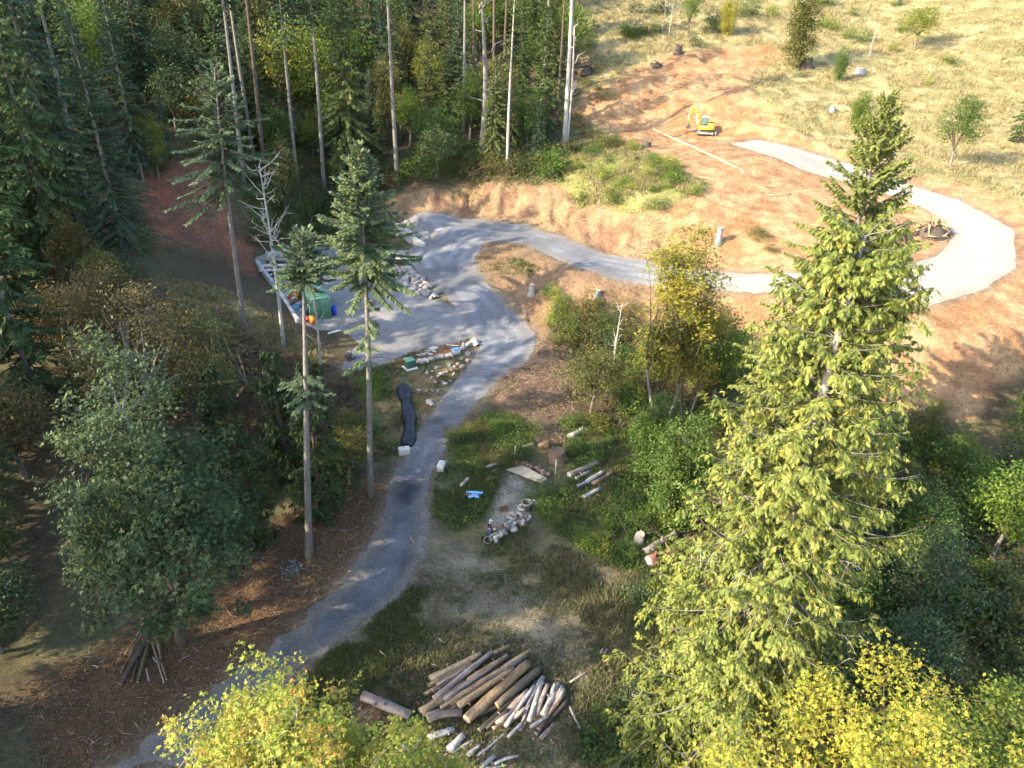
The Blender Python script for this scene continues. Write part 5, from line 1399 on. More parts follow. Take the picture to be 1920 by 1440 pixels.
tangle(1745, 440, 3.4, 2.4, 80, 'heap of roots at the far right beside the sunlit heap', 'root_heap', 'root heap', ['wood_tan', 'wood_brown'], .12)
tangle(545, 1066, 1.5, .7, 60, 'pile of dark twigs on the brown litter near the lone bole', 'brush_pile', 'brush pile', ['wood_dark', 'wood_grey'], .035)
tangle(480, 1040, .9, .5, 26, 'small twig heap at the foot of the young dark cedar', 'brush_pile', 'brush pile', ['wood_dark'], .03)
tangle(1196, 1318, 1.6, 1.0, 90, 'tangle of pale roots left of the foot of the towering cedar', 'root_tangle', 'root tangle', ['wood_pink', 'dead_wood'], .045)
tangle(655, 672, 1.2, 1.2, 40, 'grey brush heap behind the sparse fir', 'brush_pile', 'brush pile', ['wood_grey', 'wood_dark'], .04)
tangle(1229, 124, 2.2, 1.0, 30, 'dark dirt and root mound at the top rim of the upper dirt pad', 'root_mound', 'root mound', ['wood_dark'], .12)
tangle(945, 956, .8, .3, 40, 'rusty heap of dead twigs on the small gravel clearing', 'brush_pile', 'brush pile', ['wood_red'], .02, core=False)
pxlog((1100,106), (1097,142), 3, 'white post standing in the dark root wad', bark='bark_pale', dz=(4.6, .2), name='post', cat='post')

# ------------------------------------------------------------------ rocks
def rock_mesh(seed):
    g = np.random.default_rng(seed); bm = bmesh.new()
    for _ in range(22):
        v = unit(g.normal(0, 1, 3)); v = np.sign(v) * np.abs(v) ** .75
        bm.verts.new((v * np.array([.55, .42, .33]) * (.85 + .25 * g.random())).tolist())
    r = bmesh.ops.convex_hull(bm, input=bm.verts[:])
    bmesh.ops.delete(bm, geom=[e for e in r['geom_interior'] if isinstance(e, bmesh.types.BMVert)], context='VERTS')
    bmesh.ops.bevel(bm, geom=bm.edges[:] , offset=.035, segments=1, affect='EDGES')
    me = bpy.data.meshes.new('rock'); bm.to_mesh(me); bm.free(); me.materials.append(M['rock']); return me
RM = [rock_mesh(900 + i) for i in range(7)]
def rock(p, s, lab, group=None, pale=.4, flat=1.0, name='boulder', cat='boulder'):
    o = link(name, RM[int(rng.integers(0, 7))], None, p)
    o.rotation_euler = (rng.normal(0, .25), rng.normal(0, .25), rng.random() * 6.28)
    o.scale = (s * (.85 + .3 * rng.random()), s * (.85 + .3 * rng.random()), s * flat * (.85 + .3 * rng.random()))
    o.material_slots[0].link = 'OBJECT'; o.material_slots[0].material = M['rock_pale' if rng.random() < pale else 'rock']
    return tag(o, lab, cat, group)
def band(top, foot, n, rows, s, lab, group, pale):
    top = [lift(a, b, .1) for a, b in top]; foot = [lift(a, b, .15) for a, b in foot]
    top = np.array(top); foot = np.array(foot)
    for r in range(rows):
        t = (r + .5) / rows
        for k in range(n):
            u = (k + .25 + .5 * rng.random() + (r % 2) * .3) / n
            a = lerp_path(foot, np.array([u]))[0][0]; b = lerp_path(top, np.array([u]))[0][0]
            q = a * (1 - t) + b * t + rng.normal(0, .07, 3); q[2] = max(q[2], float(hgt(q[0], q[1])) + .1)
            rock(q, s * (.75 + .6 * rng.random()), lab, group, pale)
band([(762,470),(764,490),(779,508),(797,526),(826,548)], [(740,474),(735,500),(742,528),(775,548),(812,562)], 15, 4, 1.05, 'boulder in the stacked rock wall between the yard and the curve of the road', 'boulders of the lower rock wall', .45)
band([(762,418),(778,424),(796,432),(806,443)], [(748,428),(766,438),(784,447),(798,452)], 9, 3, .95, 'boulder in the short rock pile above the concrete wall', 'boulders above the concrete wall', .25)
for x, y, s in [(789,678,.9),(798,676,1.0),(808,673,1.1),(818,671,.9),(827,668,1.0),(837,668,.9),(846,665,.9),(866,652,.8),(872,648,.9),(878,646,.9),(884,643,1.1),(890,641,1.0),(893,645,.8)]:
    rock(lift(x, y, .2), s, 'pale boulder edging the garden bed beside the road', 'boulders edging the garden bed', .6)
for x, y, s in [(1240,610,.8),(1380,580,.5),(1460,595,.5),(1560,595,.7),(1620,525,.6),(1550,500,.45),(1630,430,.8),(1100,680,.5),(1290,690,.6),(1350,670,.5),(1440,690,.55),(1170,660,.4),(1160,740,.4),(1250,720,.45),(1330,820,.6),(1175,905,.55),(1240,910,.4),(1000,900,.55),(1090,910,.4),(1400,780,.45),(1500,560,.4),(1420,640,.4),(1210,800,.35),(1290,790,.35)]:
    rock(lift(640 + x / 6.857, 600 + y / 6.857, .08), s, 'small stone scattered in the weeds beside the road', 'small stones in the weeds', .6, name='stone', cat='stone')
rock(lift(640 + 1145 / 6.857, 600 + 1052 / 6.857, .15), 1.05, 'large flat pale boulder alone in the weeds left of the road', pale=1.0, flat=.8)
rk = rock(lift(1020, 832, .3), 1.3, 'tan boulder exposed at the foot of the brown slash', pale=0.0, flat=1.2)
rk.material_slots[0].material = M['wood_tan']
rock(lift(1004, 942, .2), .85, 'smooth pale stone at the edge of the small clearing', pale=1.0)

# ------------------------------------------------------------------ firewood heap, plank deck and what lies round them
fw = []
for i in range(44):
    t = rng.random()
    c = np.array([918, 1004]) * (1 - t) + np.array([984, 974]) * t + rng.normal(0, 1, 2) * [5, 6]
    p = lift(c[0], c[1], .12 + .35 * rng.random() * (1 - abs(t - .5)))
    d = unit(rng.normal(0, 1, 3) * [1, 1, .5]); L = .38 + .25 * rng.random(); r = .11 + .11 * rng.random()
    log(p - d * L / 2, p + d * L / 2, r, r, 'short pale firewood piece in the heap beside the standing person', bark=str(rng.choice(['wood_grey', 'wood_pink', 'dead_wood', 'wood_brown'])), cut='cut_pale', group='firewood heap', name='firewood', cat='firewood', sides=8)
for a, b, lab in [((950,968), (962,974), 'long silver split log on top of the firewood heap'), ((956,978), (968,971), 'broad pale log across the firewood heap'), ((959,962), (968,967), 'pale stick at the upper end of the firewood heap')]:
    pxlog(a, b, 5, lab, dz=.55, bark='dead_wood')
deckc = [lift(949, 880, .22), lift(980, 873.5, .22), lift(1026, 903, .22), lift(1015, 915.5, .22)]
A_, B2, C2, D2 = [np.array(q) for q in deckc]
zd = max(q[2] for q in deckc)
o = thing('plank_deck', 'weathered plank deck lying on the small gravel clearing', 'deck', (A_ + C2) / 2)
org = np.array((A_ + C2) / 2)
for k in range(6):
    f0, f1 = k / 6 + .022, (k + 1) / 6 - .022
    q = [A_ * (1 - f0) + B2 * f0, A_ * (1 - f1) + B2 * f1, D2 * (1 - f1) + C2 * f1, D2 * (1 - f0) + C2 * f0]
    V = np.array([[*v[:2], zd] for v in q] + [[*v[:2], zd - .06] for v in q]) - org
    mb = MB(); mb.add(V, [[0, 1, 2, 3], [7, 6, 5, 4], [0, 4, 5, 1], [1, 5, 6, 2], [2, 6, 7, 3], [3, 7, 4, 0]])
    mb.obj('plank', M['plank'], o)
for t in (.08, .5, .92):
    a, b = A_ * (1 - t) + D2 * t, B2 * (1 - t) + C2 * t
    mb = MB(); mb.tube(np.stack([[*a[:2], zd - .14], [*b[:2], zd - .14]]) - org, .07, 4); mb.obj('joist', M['wood_brown'], o)
for i in range(24):
    t = i / 23
    c = np.array([984, 868]) * (1 - t) + np.array([1031, 890]) * t + rng.normal(0, 1, 2) * [1.2, 1.6]
    p = lift(c[0], c[1], .12 + .12 * (i % 2)); mb = MB()
    mb.prism([(-.13, -.10), (.15, -.11), (.10, .12), (-.09, .10)], -.22, .22, rotz(rng.random() * 6.28))
    tag(mb.obj('split_wood', M[str(rng.choice(['wood_brown', 'wood_pink', 'wood_red']))], None, False, p), 'brown split block in the row along the back of the plank deck', 'firewood', 'row of split blocks behind the plank deck')
for (x, y, h_, m_, lab) in [(968, 879, .9, 'wood_red', 'dark red post at the left end of the plank deck'), (976, 862, .8, 'wood_brown', 'short brown post behind the plank deck'), (965, 862, 1.5, 'white_paint', 'thin white stake above the plank deck'), (1041, 890, 1.6, 'white_paint', 'thin white stake right of the plank deck')]:
    p = ground(x, y); mb = MB(); w = .045 if 'stake' in lab else .13
    mb.box((0, 0, h_ / 2 - .1), (w, w, h_ + .2), rotz(.4), bevel=w * .12)
    tag(mb.obj('post' if 'post' in lab else 'stake', M[m_], None, False, p), lab, 'post' if 'post' in lab else 'stake')

def drum(px, py, r, h, lab, m_, name, cat, rim=None, tilt=(0, 0), open_=False, dz=0):
    p = ground(px, py); p[2] += dz
    mb = MB(); n = 20; a = np.arange(n) / n * 6.283
    prof = [(r * .95, 0), (r, .02), (r, h * .33), (r * 1.04, h * .35), (r, h * .37), (r, h * .64), (r * 1.04, h * .66), (r, h * .68), (r, h), (r * .93, h), (r * .92, h * (.35 if open_ else .985))]
    V = np.concatenate([np.stack([q * np.cos(a), q * np.sin(a), np.full(n, z)], -1) for q, z in prof] + [np.array([[0, 0, prof[-1][1]], [0, 0, 0]])])
    F = []
    for i in range(len(prof) - 1):
        for k in range(n): F.append([i * n + k, i * n + (k + 1) % n, (i + 1) * n + (k + 1) % n, (i + 1) * n + k])
    c = len(prof) * n
    for k in range(n):
        F.append([(len(prof) - 1) * n + k, (len(prof) - 1) * n + (k + 1) % n, c, c]); F.append([(k + 1) % n, k, c + 1, c + 1])
    mb.add(V, F); o = thing(name, lab, cat, p); o.rotation_euler = (tilt[0], tilt[1], 0)
    mb.obj('shell', M[m_], o, False)
    t = MB(); aa = np.linspace(0, 6.283, 25)
    t.tube(np.stack([r * .97 * np.cos(aa), r * .97 * np.sin(aa), np.full(25, h)], -1), r * .055, 5, cap=False)
    t.obj('rim', M[rim or m_], o, True)
    return o
drum(987, 954, .42, .7, 'dark open drum with pale rim at the edge of the small clearing', 'dark_steel', 'drum', 'drum', 'concrete', open_=True)
drum(979, 954, .34, .22, 'low pale ring left of the dark open drum', 'concrete', 'ring', 'ring', 'concrete_pale', open_=True)
drum(913, 1016, .30, .4, 'tilted tub with a pale rim at the near end of the firewood heap', 'wood_dark', 'tub', 'tub', 'concrete_pale', tilt=(.5, .2), open_=True)
drum(626.5, 590, .33, 1.05, 'bright blue barrel at the right corner of the green container', 'blue_plastic', 'barrel', 'barrel')

def slab(px, py, s, rz, lab, m_, name, cat, group=None, dz=0.0, bev=.02, label_parts=None):
    p = ground(px, py); p[2] += dz
    mb = MB(); mb.box((0, 0, s[2] / 2), s, rotz(rz), bevel=bev)
    return tag(mb.obj(name, M[m_], None, False, p), lab, cat, group)
o = thing('board', 'pale blue board lying in the weeds left of the clearing', 'board', lift(890, 923, .5))
mb = MB(); mb.box((0, 0, 0), (1.4, .26, .08), rotz(-.05), bevel=.02); mb.obj('panel', M['sky_plastic'], o)
mb = MB(); mb.box((-.3, -.2, -.12), (1.2, .1, .1), rotz(-.05), bevel=.02); mb.obj('batten', M['wood_tan'], o)
mb = MB()
gx, gy = np.meshgrid(np.linspace(-.45, .45, 9), np.linspace(-.3, .3, 7), indexing='ij')
gz = .18 * np.exp(-(gx ** 2 + gy ** 2) * 6) + rng.normal(0, .03, gx.shape)
ii = np.arange(63).reshape(9, 7)
mb.add(np.stack([gx, gy, gz + .05], -1).reshape(-1, 3), np.stack([ii[:-1, :-1], ii[1:, :-1], ii[1:, 1:], ii[:-1, 1:]], -1).reshape(-1, 4))
tag(mb.obj('tarp', M['sky_plastic'], None, True, lift(888, 931, .35)), 'crumpled blue tarp just below the pale blue board', 'tarp')

# ------------------------------------------------------------------ roadside blocks, garden bed, utility box, sheeting
for (x, y, rz, lab) in [(758, 851, .35, 'white concrete block on the left side of the road below the black sheeting'), (827.5, 880, 1.42, 'white concrete block on the right side of the road')]:
    p = ground(x, y); o = thing('concrete_block', lab, 'concrete block', p, rz); o.scale = (.86, .86, .86)
    mb = MB(); mb.box((0, 0, .38), (1.15, .68, .76), bevel=.04); mb.obj('block', M['concrete_pale'], o)
    mb = MB(); aa = np.linspace(0, math.pi, 7); mb.tube(np.stack([.1 * np.cos(aa), 0 * aa, .76 + .09 * np.sin(aa)], -1), .016, 5); mb.obj('lifting_eye', M['rust'], o)
    mb = MB(); mb.box((0, -.345, .38), (.03, .012, .74)); mb.obj('seam', M['concrete'], o)
p = ground(769, 690)
o = thing('utility_box', 'green electrical utility box on a white pad beside the garden bed', 'utility box', p, .62)
mb = MB(); mb.box((0, 0, .04), (1.35, 1.25, .2), bevel=.03); mb.obj('pad', M['white_paint'], o)
mb = MB(); mb.box((0, .05, .55), (1.02, .86, .82), bevel=.04); mb.obj('cabinet', M['utility_green'], o)
mb = MB(); mb.prism([(-.56, .96), (.56, .96), (.54, 1.04), (-.54, 1.08)], -.44, .54); mb.obj('lid', M['green_roof'], o)
mb = MB(); mb.box((0, -.395, .62), (.06, .03, .16), bevel=.008); mb.obj('latch', M['grey_steel'], o)
for i, (x, y) in enumerate([(1000,458),(1040,442),(1080,427),(1108,402),(1135,388),(1160,376),(1185,366),(1212,357),(1140,442),(1182,402)]):
    q = (640 + x / 6.857, 600 + y / 6.857)
    slab(q[0], q[1], (.72, .34, .07), -.55 + .05 * (i % 3), 'pale stepping slab laid on the red soil of the garden bed', 'concrete_pale', 'paving_stone', 'paving stone', 'stepping slabs on the red soil', dz=.02)
p = ground(855, 663); o = thing('tote', 'white tote with a blue lid among the boulders of the garden bed', 'tote', p, .5)
mb = MB(); mb.prism([(-.36, 0), (.36, 0), (.43, .52), (-.43, .52)], -.32, .32); mb.obj('bin', M['white_paint'], o)
mb = MB(); mb.box((0, 0, .56), (.94, .74, .09), bevel=.03); mb.box((0, 0, .63), (.6, .45, .06), bevel=.02); mb.obj('lid', M['sky_plastic'], o)
pxlog((837, 646.5), (863, 648.5), 1.6, 'thin white pipe lying on the red soil of the garden bed', bark='white_paint', dz=.08, name='pipe', cat='pipe', tb=1.0, ends=(0, 0))
# long black sheeting over a ridge of soil
path = [(755,727),(759,745),(762,760),(766,778),(768,795),(768,812),(766,826),(763,838)]
G3 = np.array([ground(*q) for q in path]); U = np.linspace(0, 1, 46); Cc, Tt = lerp_path(G3, U)
Cc[:, 0] = np.convolve(np.pad(Cc[:, 0], 3, 'edge'), np.ones(7) / 7, 'valid')
Lt = unit(np.cross(Tt, [0, 0, 1.0])); ang = np.linspace(0, math.pi, 17)
wv = .62 + .10 * np.sin(U * 17); hv = .50 + .12 * np.sin(U * 23 + 1)
V = np.zeros((46, 17, 3))
for k, t in enumerate(ang):
    fold = .10 * np.sin(U * 60 + k * 1.9) * math.sin(t) + .05 * np.sin(U * 131 + k)
    V[:, k] = Cc + Lt * (np.cos(t) * wv * (1 + fold))[:, None] + np.array([0, 0, 1.0]) * (math.sin(t) ** .8 * hv * (1 + fold * 1.6) - .04)[:, None]
ii = np.arange(46 * 17).reshape(46, 17); mb = MB(); org = Cc[20].copy()
mb.add(V.reshape(-1, 3) - org, np.stack([ii[:-1, :-1], ii[:-1, 1:], ii[1:, 1:], ii[1:, :-1]], -1).reshape(-1, 4))
for e in (0, 45):
    mb.add(np.concatenate([V[e] - org, [Cc[e] - org]]), [[k, k + 1, 17, 17] for k in range(16)])
tag(mb.obj('plastic_sheeting', M['black_plastic'], None, True, org), 'long black plastic sheeting draped over a soil ridge left of the road', 'plastic sheeting')

# ------------------------------------------------------------------ straw rolls on the dirt slope
for pts, lab in [([(1212,236),(1228,244),(1246,252),(1268,262),(1292,272),(1322,286),(1348,298)], 'long upper straw roll staked along the edge of the dirt pad'), ([(1349,299.5),(1366,307),(1382,316),(1395,323)], 'short lower straw roll continuing the long one')]:
    q = np.array([lift(x, y, .26) for x, y in pts]); q = lerp_path(q, np.linspace(0, 1, len(pts) * 5))[0]
    mb = MB(); mb.tube(q - q[0], .17 * (1 + rng.normal(0, .06, len(q))), 9)
    o = mb.obj('straw_roll', M['straw'], None, True, q[0]); tag(o, lab, 'straw roll')
    for k in range(2, len(q) - 1, 7):
        s = MB(); s.tube(np.stack([q[k] - q[0] + [0, 0, -.1], q[k] - q[0] + [.03, 0, .42]]), .03, 4); s.obj('stake', M['wood_tan'], o)

# ------------------------------------------------------------------ walls of the yard
def beam_wall(p0, p1, w, h, lab, m_, n):
    a, b = ground(*p0), ground(*p1); L = np.linalg.norm((b - a)[:2]); rz = math.atan2(b[1] - a[1], b[0] - a[0])
    o = thing('low_wall', lab, 'low wall', a, rz)
    for k in range(n):
        x0, x1 = L * k / n + .01, L * (k + 1) / n - .01
        z = (b[2] - a[2]) * (k + .5) / n
        mb = MB(); mb.box(((x0 + x1) / 2, 0, z + h / 2 - .15), (x1 - x0, w, h + .3), bevel=.03); mb.obj('wall_segment', M[m_], o)
    return o
beam_wall((482, 496), (511, 534), .40, .65, 'grey low concrete wall beside the trailers', 'concrete', 5)
beam_wall((517, 541), (559, 606), .42, .55, 'cream low concrete wall along the left edge of the yard', 'concrete_pale', 5)
slab(519.5, 543, (.9, .5, .6), .8, 'loose cream block at the upper end of the cream low wall', 'concrete_pale', 'concrete_block', 'concrete block', bev=.03)
def block_wall(p0, p1, rows, n, lab, m_, h=.62):
    a, b = ground(*p0), ground(*p1); L = np.linalg.norm((b - a)[:2]); rz = math.atan2(b[1] - a[1], b[0] - a[0])
    a[2] = min(a[2], b[2]) - .2
    o = thing('block_wall', lab, 'retaining wall', a, rz)
    for r in range(rows):
        for k in range(n):
            mb = MB(); mb.box((L * (k + .5 + (.0 if r % 2 else .12)) / n, 0, h * (r + .5)), (L / n - .02, .6, h - .015), bevel=.03); mb.obj('concrete_block', M[m_], o)
block_wall((744, 438), (776, 456), 3, 5, 'grey concrete block wall holding up the end of the hairpin', 'concrete')
block_wall((777, 457), (795, 462), 2, 2, 'cream concrete blocks at the road end of the grey block wall', 'concrete_pale')
block_wall((500, 484), (540, 480), 2, 5, 'low grey block wall behind the trailers', 'concrete')
pxlog((615, 625.5), (638, 619.5), 3.6, 'white pipe lying on the near edge of the yard', bark='white_paint', dz=.12, name='pipe', cat='pipe', tb=1.0, ends=(0, 0))

# ------------------------------------------------------------------ shipping container
zc = float(ground(606, 596)[2])
n1 = at_z(586, 564.5, zc + 2.6); n2 = at_z(618.5, 557.5, zc + 2.6); fr = at_z(584, 507, zc + 2.6)
ax = unit((fr - n2) * [1, 1, 0]); rzc = math.atan2(ax[1], ax[0])
c0 = n2 + ax * 3.03; c0 = c0 + np.array([-ax[1], ax[0], 0]) * 1.22; c0[2] = zc
o = thing('shipping_container', 'green shipping container with pale roof standing in the yard', 'container', c0, rzc)
Lc, Wc, Hc = 6.06, 2.44, 2.6
mb = MB(); mb.box((0, 0, .09), (Lc, Wc, .18)); mb.box((0, 0, 1.3), (Lc - .12, Wc - .14, 2.3)); 
for sd in (-1, 1):
    for k in range(20):
        mb.box((-Lc / 2 + .25 + k * .29, sd * (Wc / 2 - .06), 1.32), (.15, .07, 2.24), bevel=.012)
for k in range(8):
    mb.box((Lc / 2 - .05, -Wc / 2 + .3 + k * .26, 1.32), (.05, .13, 2.24), bevel=.01)
mb.obj('body', M['green_steel'], o)
mb = MB()
mb.box((0, 0, Hc - .035), (Lc - .02, Wc - .02, .05))
for k in range(18): mb.box((-Lc / 2 + .4 + k * .31, 0, Hc), (.14, Wc - .3, .03), bevel=.008)
mb.obj('roof', M['green_roof'], o)
for sx in (-1, 1):
    for sy in (-1, 1):
        mb = MB(); mb.box((sx * (Lc / 2 - .08), sy * (Wc / 2 - .08), Hc / 2), (.17, .17, Hc + .02), bevel=.02); mb.obj('corner_post', M['green_steel'], o)
for sy in (-1, 1):
    d = MB(); d.box((-Lc / 2 + .01, sy * .55, 1.32), (.06, 1.06, 2.26), bevel=.015)
    do = d.obj('door', M['green_steel'], o)
    for q in (-.25, .25):
        b_ = MB(); b_.tube(np.array([[-Lc / 2 - .05, sy * .55 + q, .25], [-Lc / 2 - .05, sy * .55 + q, 2.4]]), .022, 6); b_.obj('locking_bar', M['grey_steel'], do)
    b_ = MB(); b_.box((-Lc / 2 - .06, sy * .55, 1.1), (.03, .36, .05), bevel=.01); b_.obj('handle', M['grey_steel'], do)
mb = MB(); u = np.linspace(0, 1, 9)
mb.tube(np.stack([-1.7 - .35 * np.sin(u * 3.1), np.full(9, Wc / 2 + .012), 1.1 + .75 * u], -1), [.03, .07, .09, .1, .1, .09, .08, .06, .03], 6)
mb.obj('white_marking', M['white_paint'], o)
mb = MB(); mb.box((-2.75, Wc / 2 + .01, 1.35), (.16, .02, 1.1), bevel=.004); mb.obj('white_stripe', M['white_paint'], o)

# ------------------------------------------------------------------ trailers
def trailer(px, py, rz, lab, deck, side, L=3.4):
    p = ground(px, py); o = thing('utility_trailer', lab, 'trailer', p, rz)
    mb = MB(); mb.box((0, 0, .62), (L, 1.75, .08), bevel=.015)
    for k in range(8): mb.box((0, -.76 + k * .217, .675), (L - .05, .19, .03), bevel=.008)
    mb.obj('deck', M[deck], o)
    for sy in (-1, 1):
        mb = MB(); mb.box((0, sy * .9, .86), (L, .05, .4), bevel=.012); mb.obj('side_panel', M[side], o)
        mb = MB()
        for k in range(5): mb.box((-L / 2 + .1 + k * (L - .2) / 4, sy * .945, .80), (.06, .04, .56), bevel=.01)
        mb.obj('side_posts', M['rust'], o)
        w = MB(); w.tube(np.array([[-.2, sy * 1.02 - .1, .34], [-.2, sy * 1.02 + .1, .34]]), .34, 18); wo = w.obj('wheel', M['tyre'], o)
        r_ = MB(); r_.tube(np.array([[-.2, sy * 1.02 - .105, .34], [-.2, sy * 1.02 + .105, .34]]), .17, 12); r_.obj('rim', M['white_paint'], wo)
        f = MB(); aa = np.linspace(.15, math.pi - .15, 9)
        for i in range(8):
            f.box((-.2 + .44 * math.cos((aa[i] + aa[i + 1]) / 2), sy * 1.04, .34 + .44 * math.sin((aa[i] + aa[i + 1]) / 2)), (.16, .26, .02), np.array([[math.cos(a_ := math.pi / 2 - (aa[i] + aa[i + 1]) / 2), 0, math.sin(a_)], [0, 1, 0], [-math.sin(a_), 0, math.cos(a_)]]))
        f.obj('fender', M['rust'], o)
    mb = MB()
    for sy in (-1, 1): mb.tube(np.array([[L / 2, sy * .7, .52], [L / 2 + 1.2, 0, .5]]), .045, 4)
    mb.box((L / 2 + 1.28, 0, .5), (.25, .12, .1), bevel=.02); mb.tube(np.array([[L / 2 + 1.1, 0, .0], [L / 2 + 1.1, 0, .75]]), .035, 6)
    mb.obj('drawbar', M['rust'], o)
trailer(513, 514, .22, 'nearer red utility trailer with white side panels by the grey low wall', 'rust', 'white_paint')
trailer(524, 494, .08, 'farther brown utility trailer in front of the low grey block wall', 'wood_brown', 'concrete', 3.2)
# clutter beside the container
def can(px, py, s, rz, lab, m_, name, cat, spout=True):
    p = ground(px, py); o = thing(name, lab, cat, p, rz)
    mb = MB(); mb.prism([(-s * .5, 0), (s * .5, 0), (s * .5, s * .75), (s * .2, s), (-s * .5, s)], -s * .28, s * .28); mb.obj('body', M[m_], o)
    mb = MB(); mb.tube(np.array([[-s * .35, 0, s * .98], [-s * .3, 0, s * 1.15], [s * .05, 0, s * 1.15], [s * .1, 0, s * .98]]), s * .06, 5); mb.obj('handle', M[m_], o)
    if spout: mb = MB(); mb.tube(np.array([[s * .34, 0, s * .85], [s * .5, 0, s * 1.05]]), s * .07, 6); mb.obj('spout', M['dark_steel'], o)
def sackp(px, py, s, rz, lab, m_, name='sack', cat='sack', group=None):
    p = ground(px, py); o = link(name, RM[int(rng.integers(0, 7))].copy(), None, (p[0], p[1], p[2] + s * .3))
    o.data.materials.clear(); o.data.materials.append(M[m_]); o.scale = (s, s * .8, s * .75); o.rotation_euler = (0, 0, rz); tag(o, lab, cat, group)
can(557, 560, .75, .6, 'orange fuel can at the middle of the clutter beside the container', 'orange_plastic', 'fuel_can', 'fuel can')
can(586, 606, .85, 2.2, 'orange fuel can at the near corner of the container', 'orange_plastic', 'fuel_can', 'fuel can')
can(545, 561, .55, .2, 'red fuel can at the upper end of the clutter', 'red_plastic', 'fuel_can', 'fuel can')
can(579, 602, .55, 1.2, 'red fuel can beside the orange one at the near corner', 'red_plastic', 'fuel_can', 'fuel can')
sackp(552, 563, .8, .3, 'white sack between the red and the orange fuel can', 'water_bag')
sackp(564, 573, .95, .8, 'grey blue sack beside the blue crate', 'sack')
sackp(571, 584, 1.0, .5, 'grey blue sack in the middle of the row along the container', 'sack')
sackp(582, 597, .95, 1.5, 'lavender sack behind the orange fuel can', 'sack')
sackp(543, 555, .7, .9, 'white bundle at the far end of the clutter', 'water_bag', 'bundle', 'bundle')
p = ground(549, 573); o = thing('plywood_sheet', 'tan plywood sheet leaning beside the blue crate', 'board', p, .9)
mb = MB(); mb.box((0, 0, .5), (.9, .04, 1.1), np.array([[1, 0, 0], [0, .9, -.43], [0, .43, .9]]), bevel=.006); mb.obj('sheet', M['plywood'], o)
p = ground(556, 578); o = thing('crate', 'sky blue plastic crate in front of the plywood', 'crate', p, .7)
mb = MB(); mb.box((0, 0, .03), (.7, .5, .06))
for s_ in (-1, 1): mb.box((0, s_ * .24, .22), (.7, .04, .36), bevel=.008); mb.box((s_ * .33, 0, .22), (.04, .43, .36), bevel=.008)
mb.obj('crate_body', M['sky_plastic'], o)
for s_ in (-1, 1): mb = MB(); mb.box((s_ * .355, 0, .33), (.02, .18, .05), bevel=.006); mb.obj('grip', M['dark_steel'], o)
p = ground(576, 590); o = thing('toolbox', 'black toolbox between the sacks along the container', 'toolbox', p, .9)
mb = MB(); mb.box((0, 0, .2), (.8, .42, .4), bevel=.03); mb.obj('box', M['dark_steel'], o)
mb = MB(); mb.tube(np.array([[-.22, 0, .4], [-.2, 0, .5], [.2, 0, .5], [.22, 0, .4]]), .025, 5); mb.obj('handle', M['grey_steel'], o)

# ------------------------------------------------------------------ excavator on the upper pad
p = ground(1322, 252)
o = thing('excavator', 'yellow mini excavator with raised boom on the upper dirt pad', 'excavator', p, R(167)); o.scale = (1.1, 1.1, 1.1)
def seg(mb, a, b, w, h0, h1):
    """box beam from a to b in the x,z plane, h0,h1 deep and w wide"""
    a = np.array([a[0], 0, a[1]]); b = np.array([b[0], 0, b[1]]); d = unit(b - a); nrm = np.array([-d[2], 0, d[0]]); s = np.array([0, w / 2, 0])
    V = [a + nrm * h0 / 2 - s, a - nrm * h0 / 2 - s, b - nrm * h1 / 2 - s, b + nrm * h1 / 2 - s]
    V = np.array(V + [v + 2 * s for v in V]); mb.add(V, [[0, 1, 2, 3], [7, 6, 5, 4], [0, 4, 5, 1], [1, 5, 6, 2], [2, 6, 7, 3], [3, 7, 4, 0]])
for sy in (-1, 1):
    mb = MB(); aa = np.linspace(math.pi / 2, math.pi * 1.5, 9)
    prof = [(-1.05 + .29 * math.cos(t), .30 + .29 * math.sin(t)) for t in aa] + [(1.05 - .29 * math.cos(t), .30 - .29 * math.sin(t)) for t in aa]
    mb.prism(prof, sy * .8 - .2, sy * .8 + .2)
    for k in range(17): mb.box((-1.1 + k * .137, sy * .8, .595), (.06, .41, .03))
    tr_ = mb.obj('track', M['dark_steel'], o)
    mb = MB(); mb.box((0, sy * 1.004, .30), (1.9, .02, .2), bevel=.005)
    mb.obj('track_frame', M['grey_steel'], tr_)
    for x in (-1.05, 1.05):
        w = MB(); w.tube(np.array([[x, sy * .995, .3], [x, sy * 1.02, .3]]), .2, 14); w.obj('sprocket', M['grey_steel'], tr_)
mb = MB(); mb.box((0, 0, .42), (1.5, 1.2, .3), bevel=.04); mb.tube(np.array([[0, 0, .5], [0, 0, .8]]), .55, 18); mb.obj('undercarriage', M['dark_steel'], o)
mb = MB(); mb.prism([(-1.62, .12), (-1.55, .12), (-1.5, .3), (-1.55, .55), (-1.62, .55)], -1.0, 1.0); 
for sy in (-1, 1): mb.box((-1.15, sy * .4, .35), (.85, .1, .12), bevel=.02)
mb.obj('blade', M['concrete'], o)
mb = MB(); aa = np.linspace(-1.1, 1.1, 9)
outline = [(1.05, -.93), (1.05, .93)] + [(-.55 - .75 * math.cos(t * .95), .93 * math.sin(t) / math.sin(1.1)) for t in aa[::-1]]
V0 = np.array([[x, y, .80] for x, y in outline] + [[x, y, 1.38] for x, y in outline]); nn = len(outline)
F = [[k, (k + 1) % nn, nn + (k + 1) % nn, nn + k] for k in range(nn)]
V0 = np.concatenate([V0, [[0, 0, .80], [0, 0, 1.38]]]); F += [[(k + 1) % nn, k, 2 * nn, 2 * nn] for k in range(nn)] + [[nn + k, nn + (k + 1) % nn, 2 * nn + 1, 2 * nn + 1] for k in range(nn)]
mb.add(V0, F); mb.obj('body', M['yellow_paint'], o)
mb = MB()
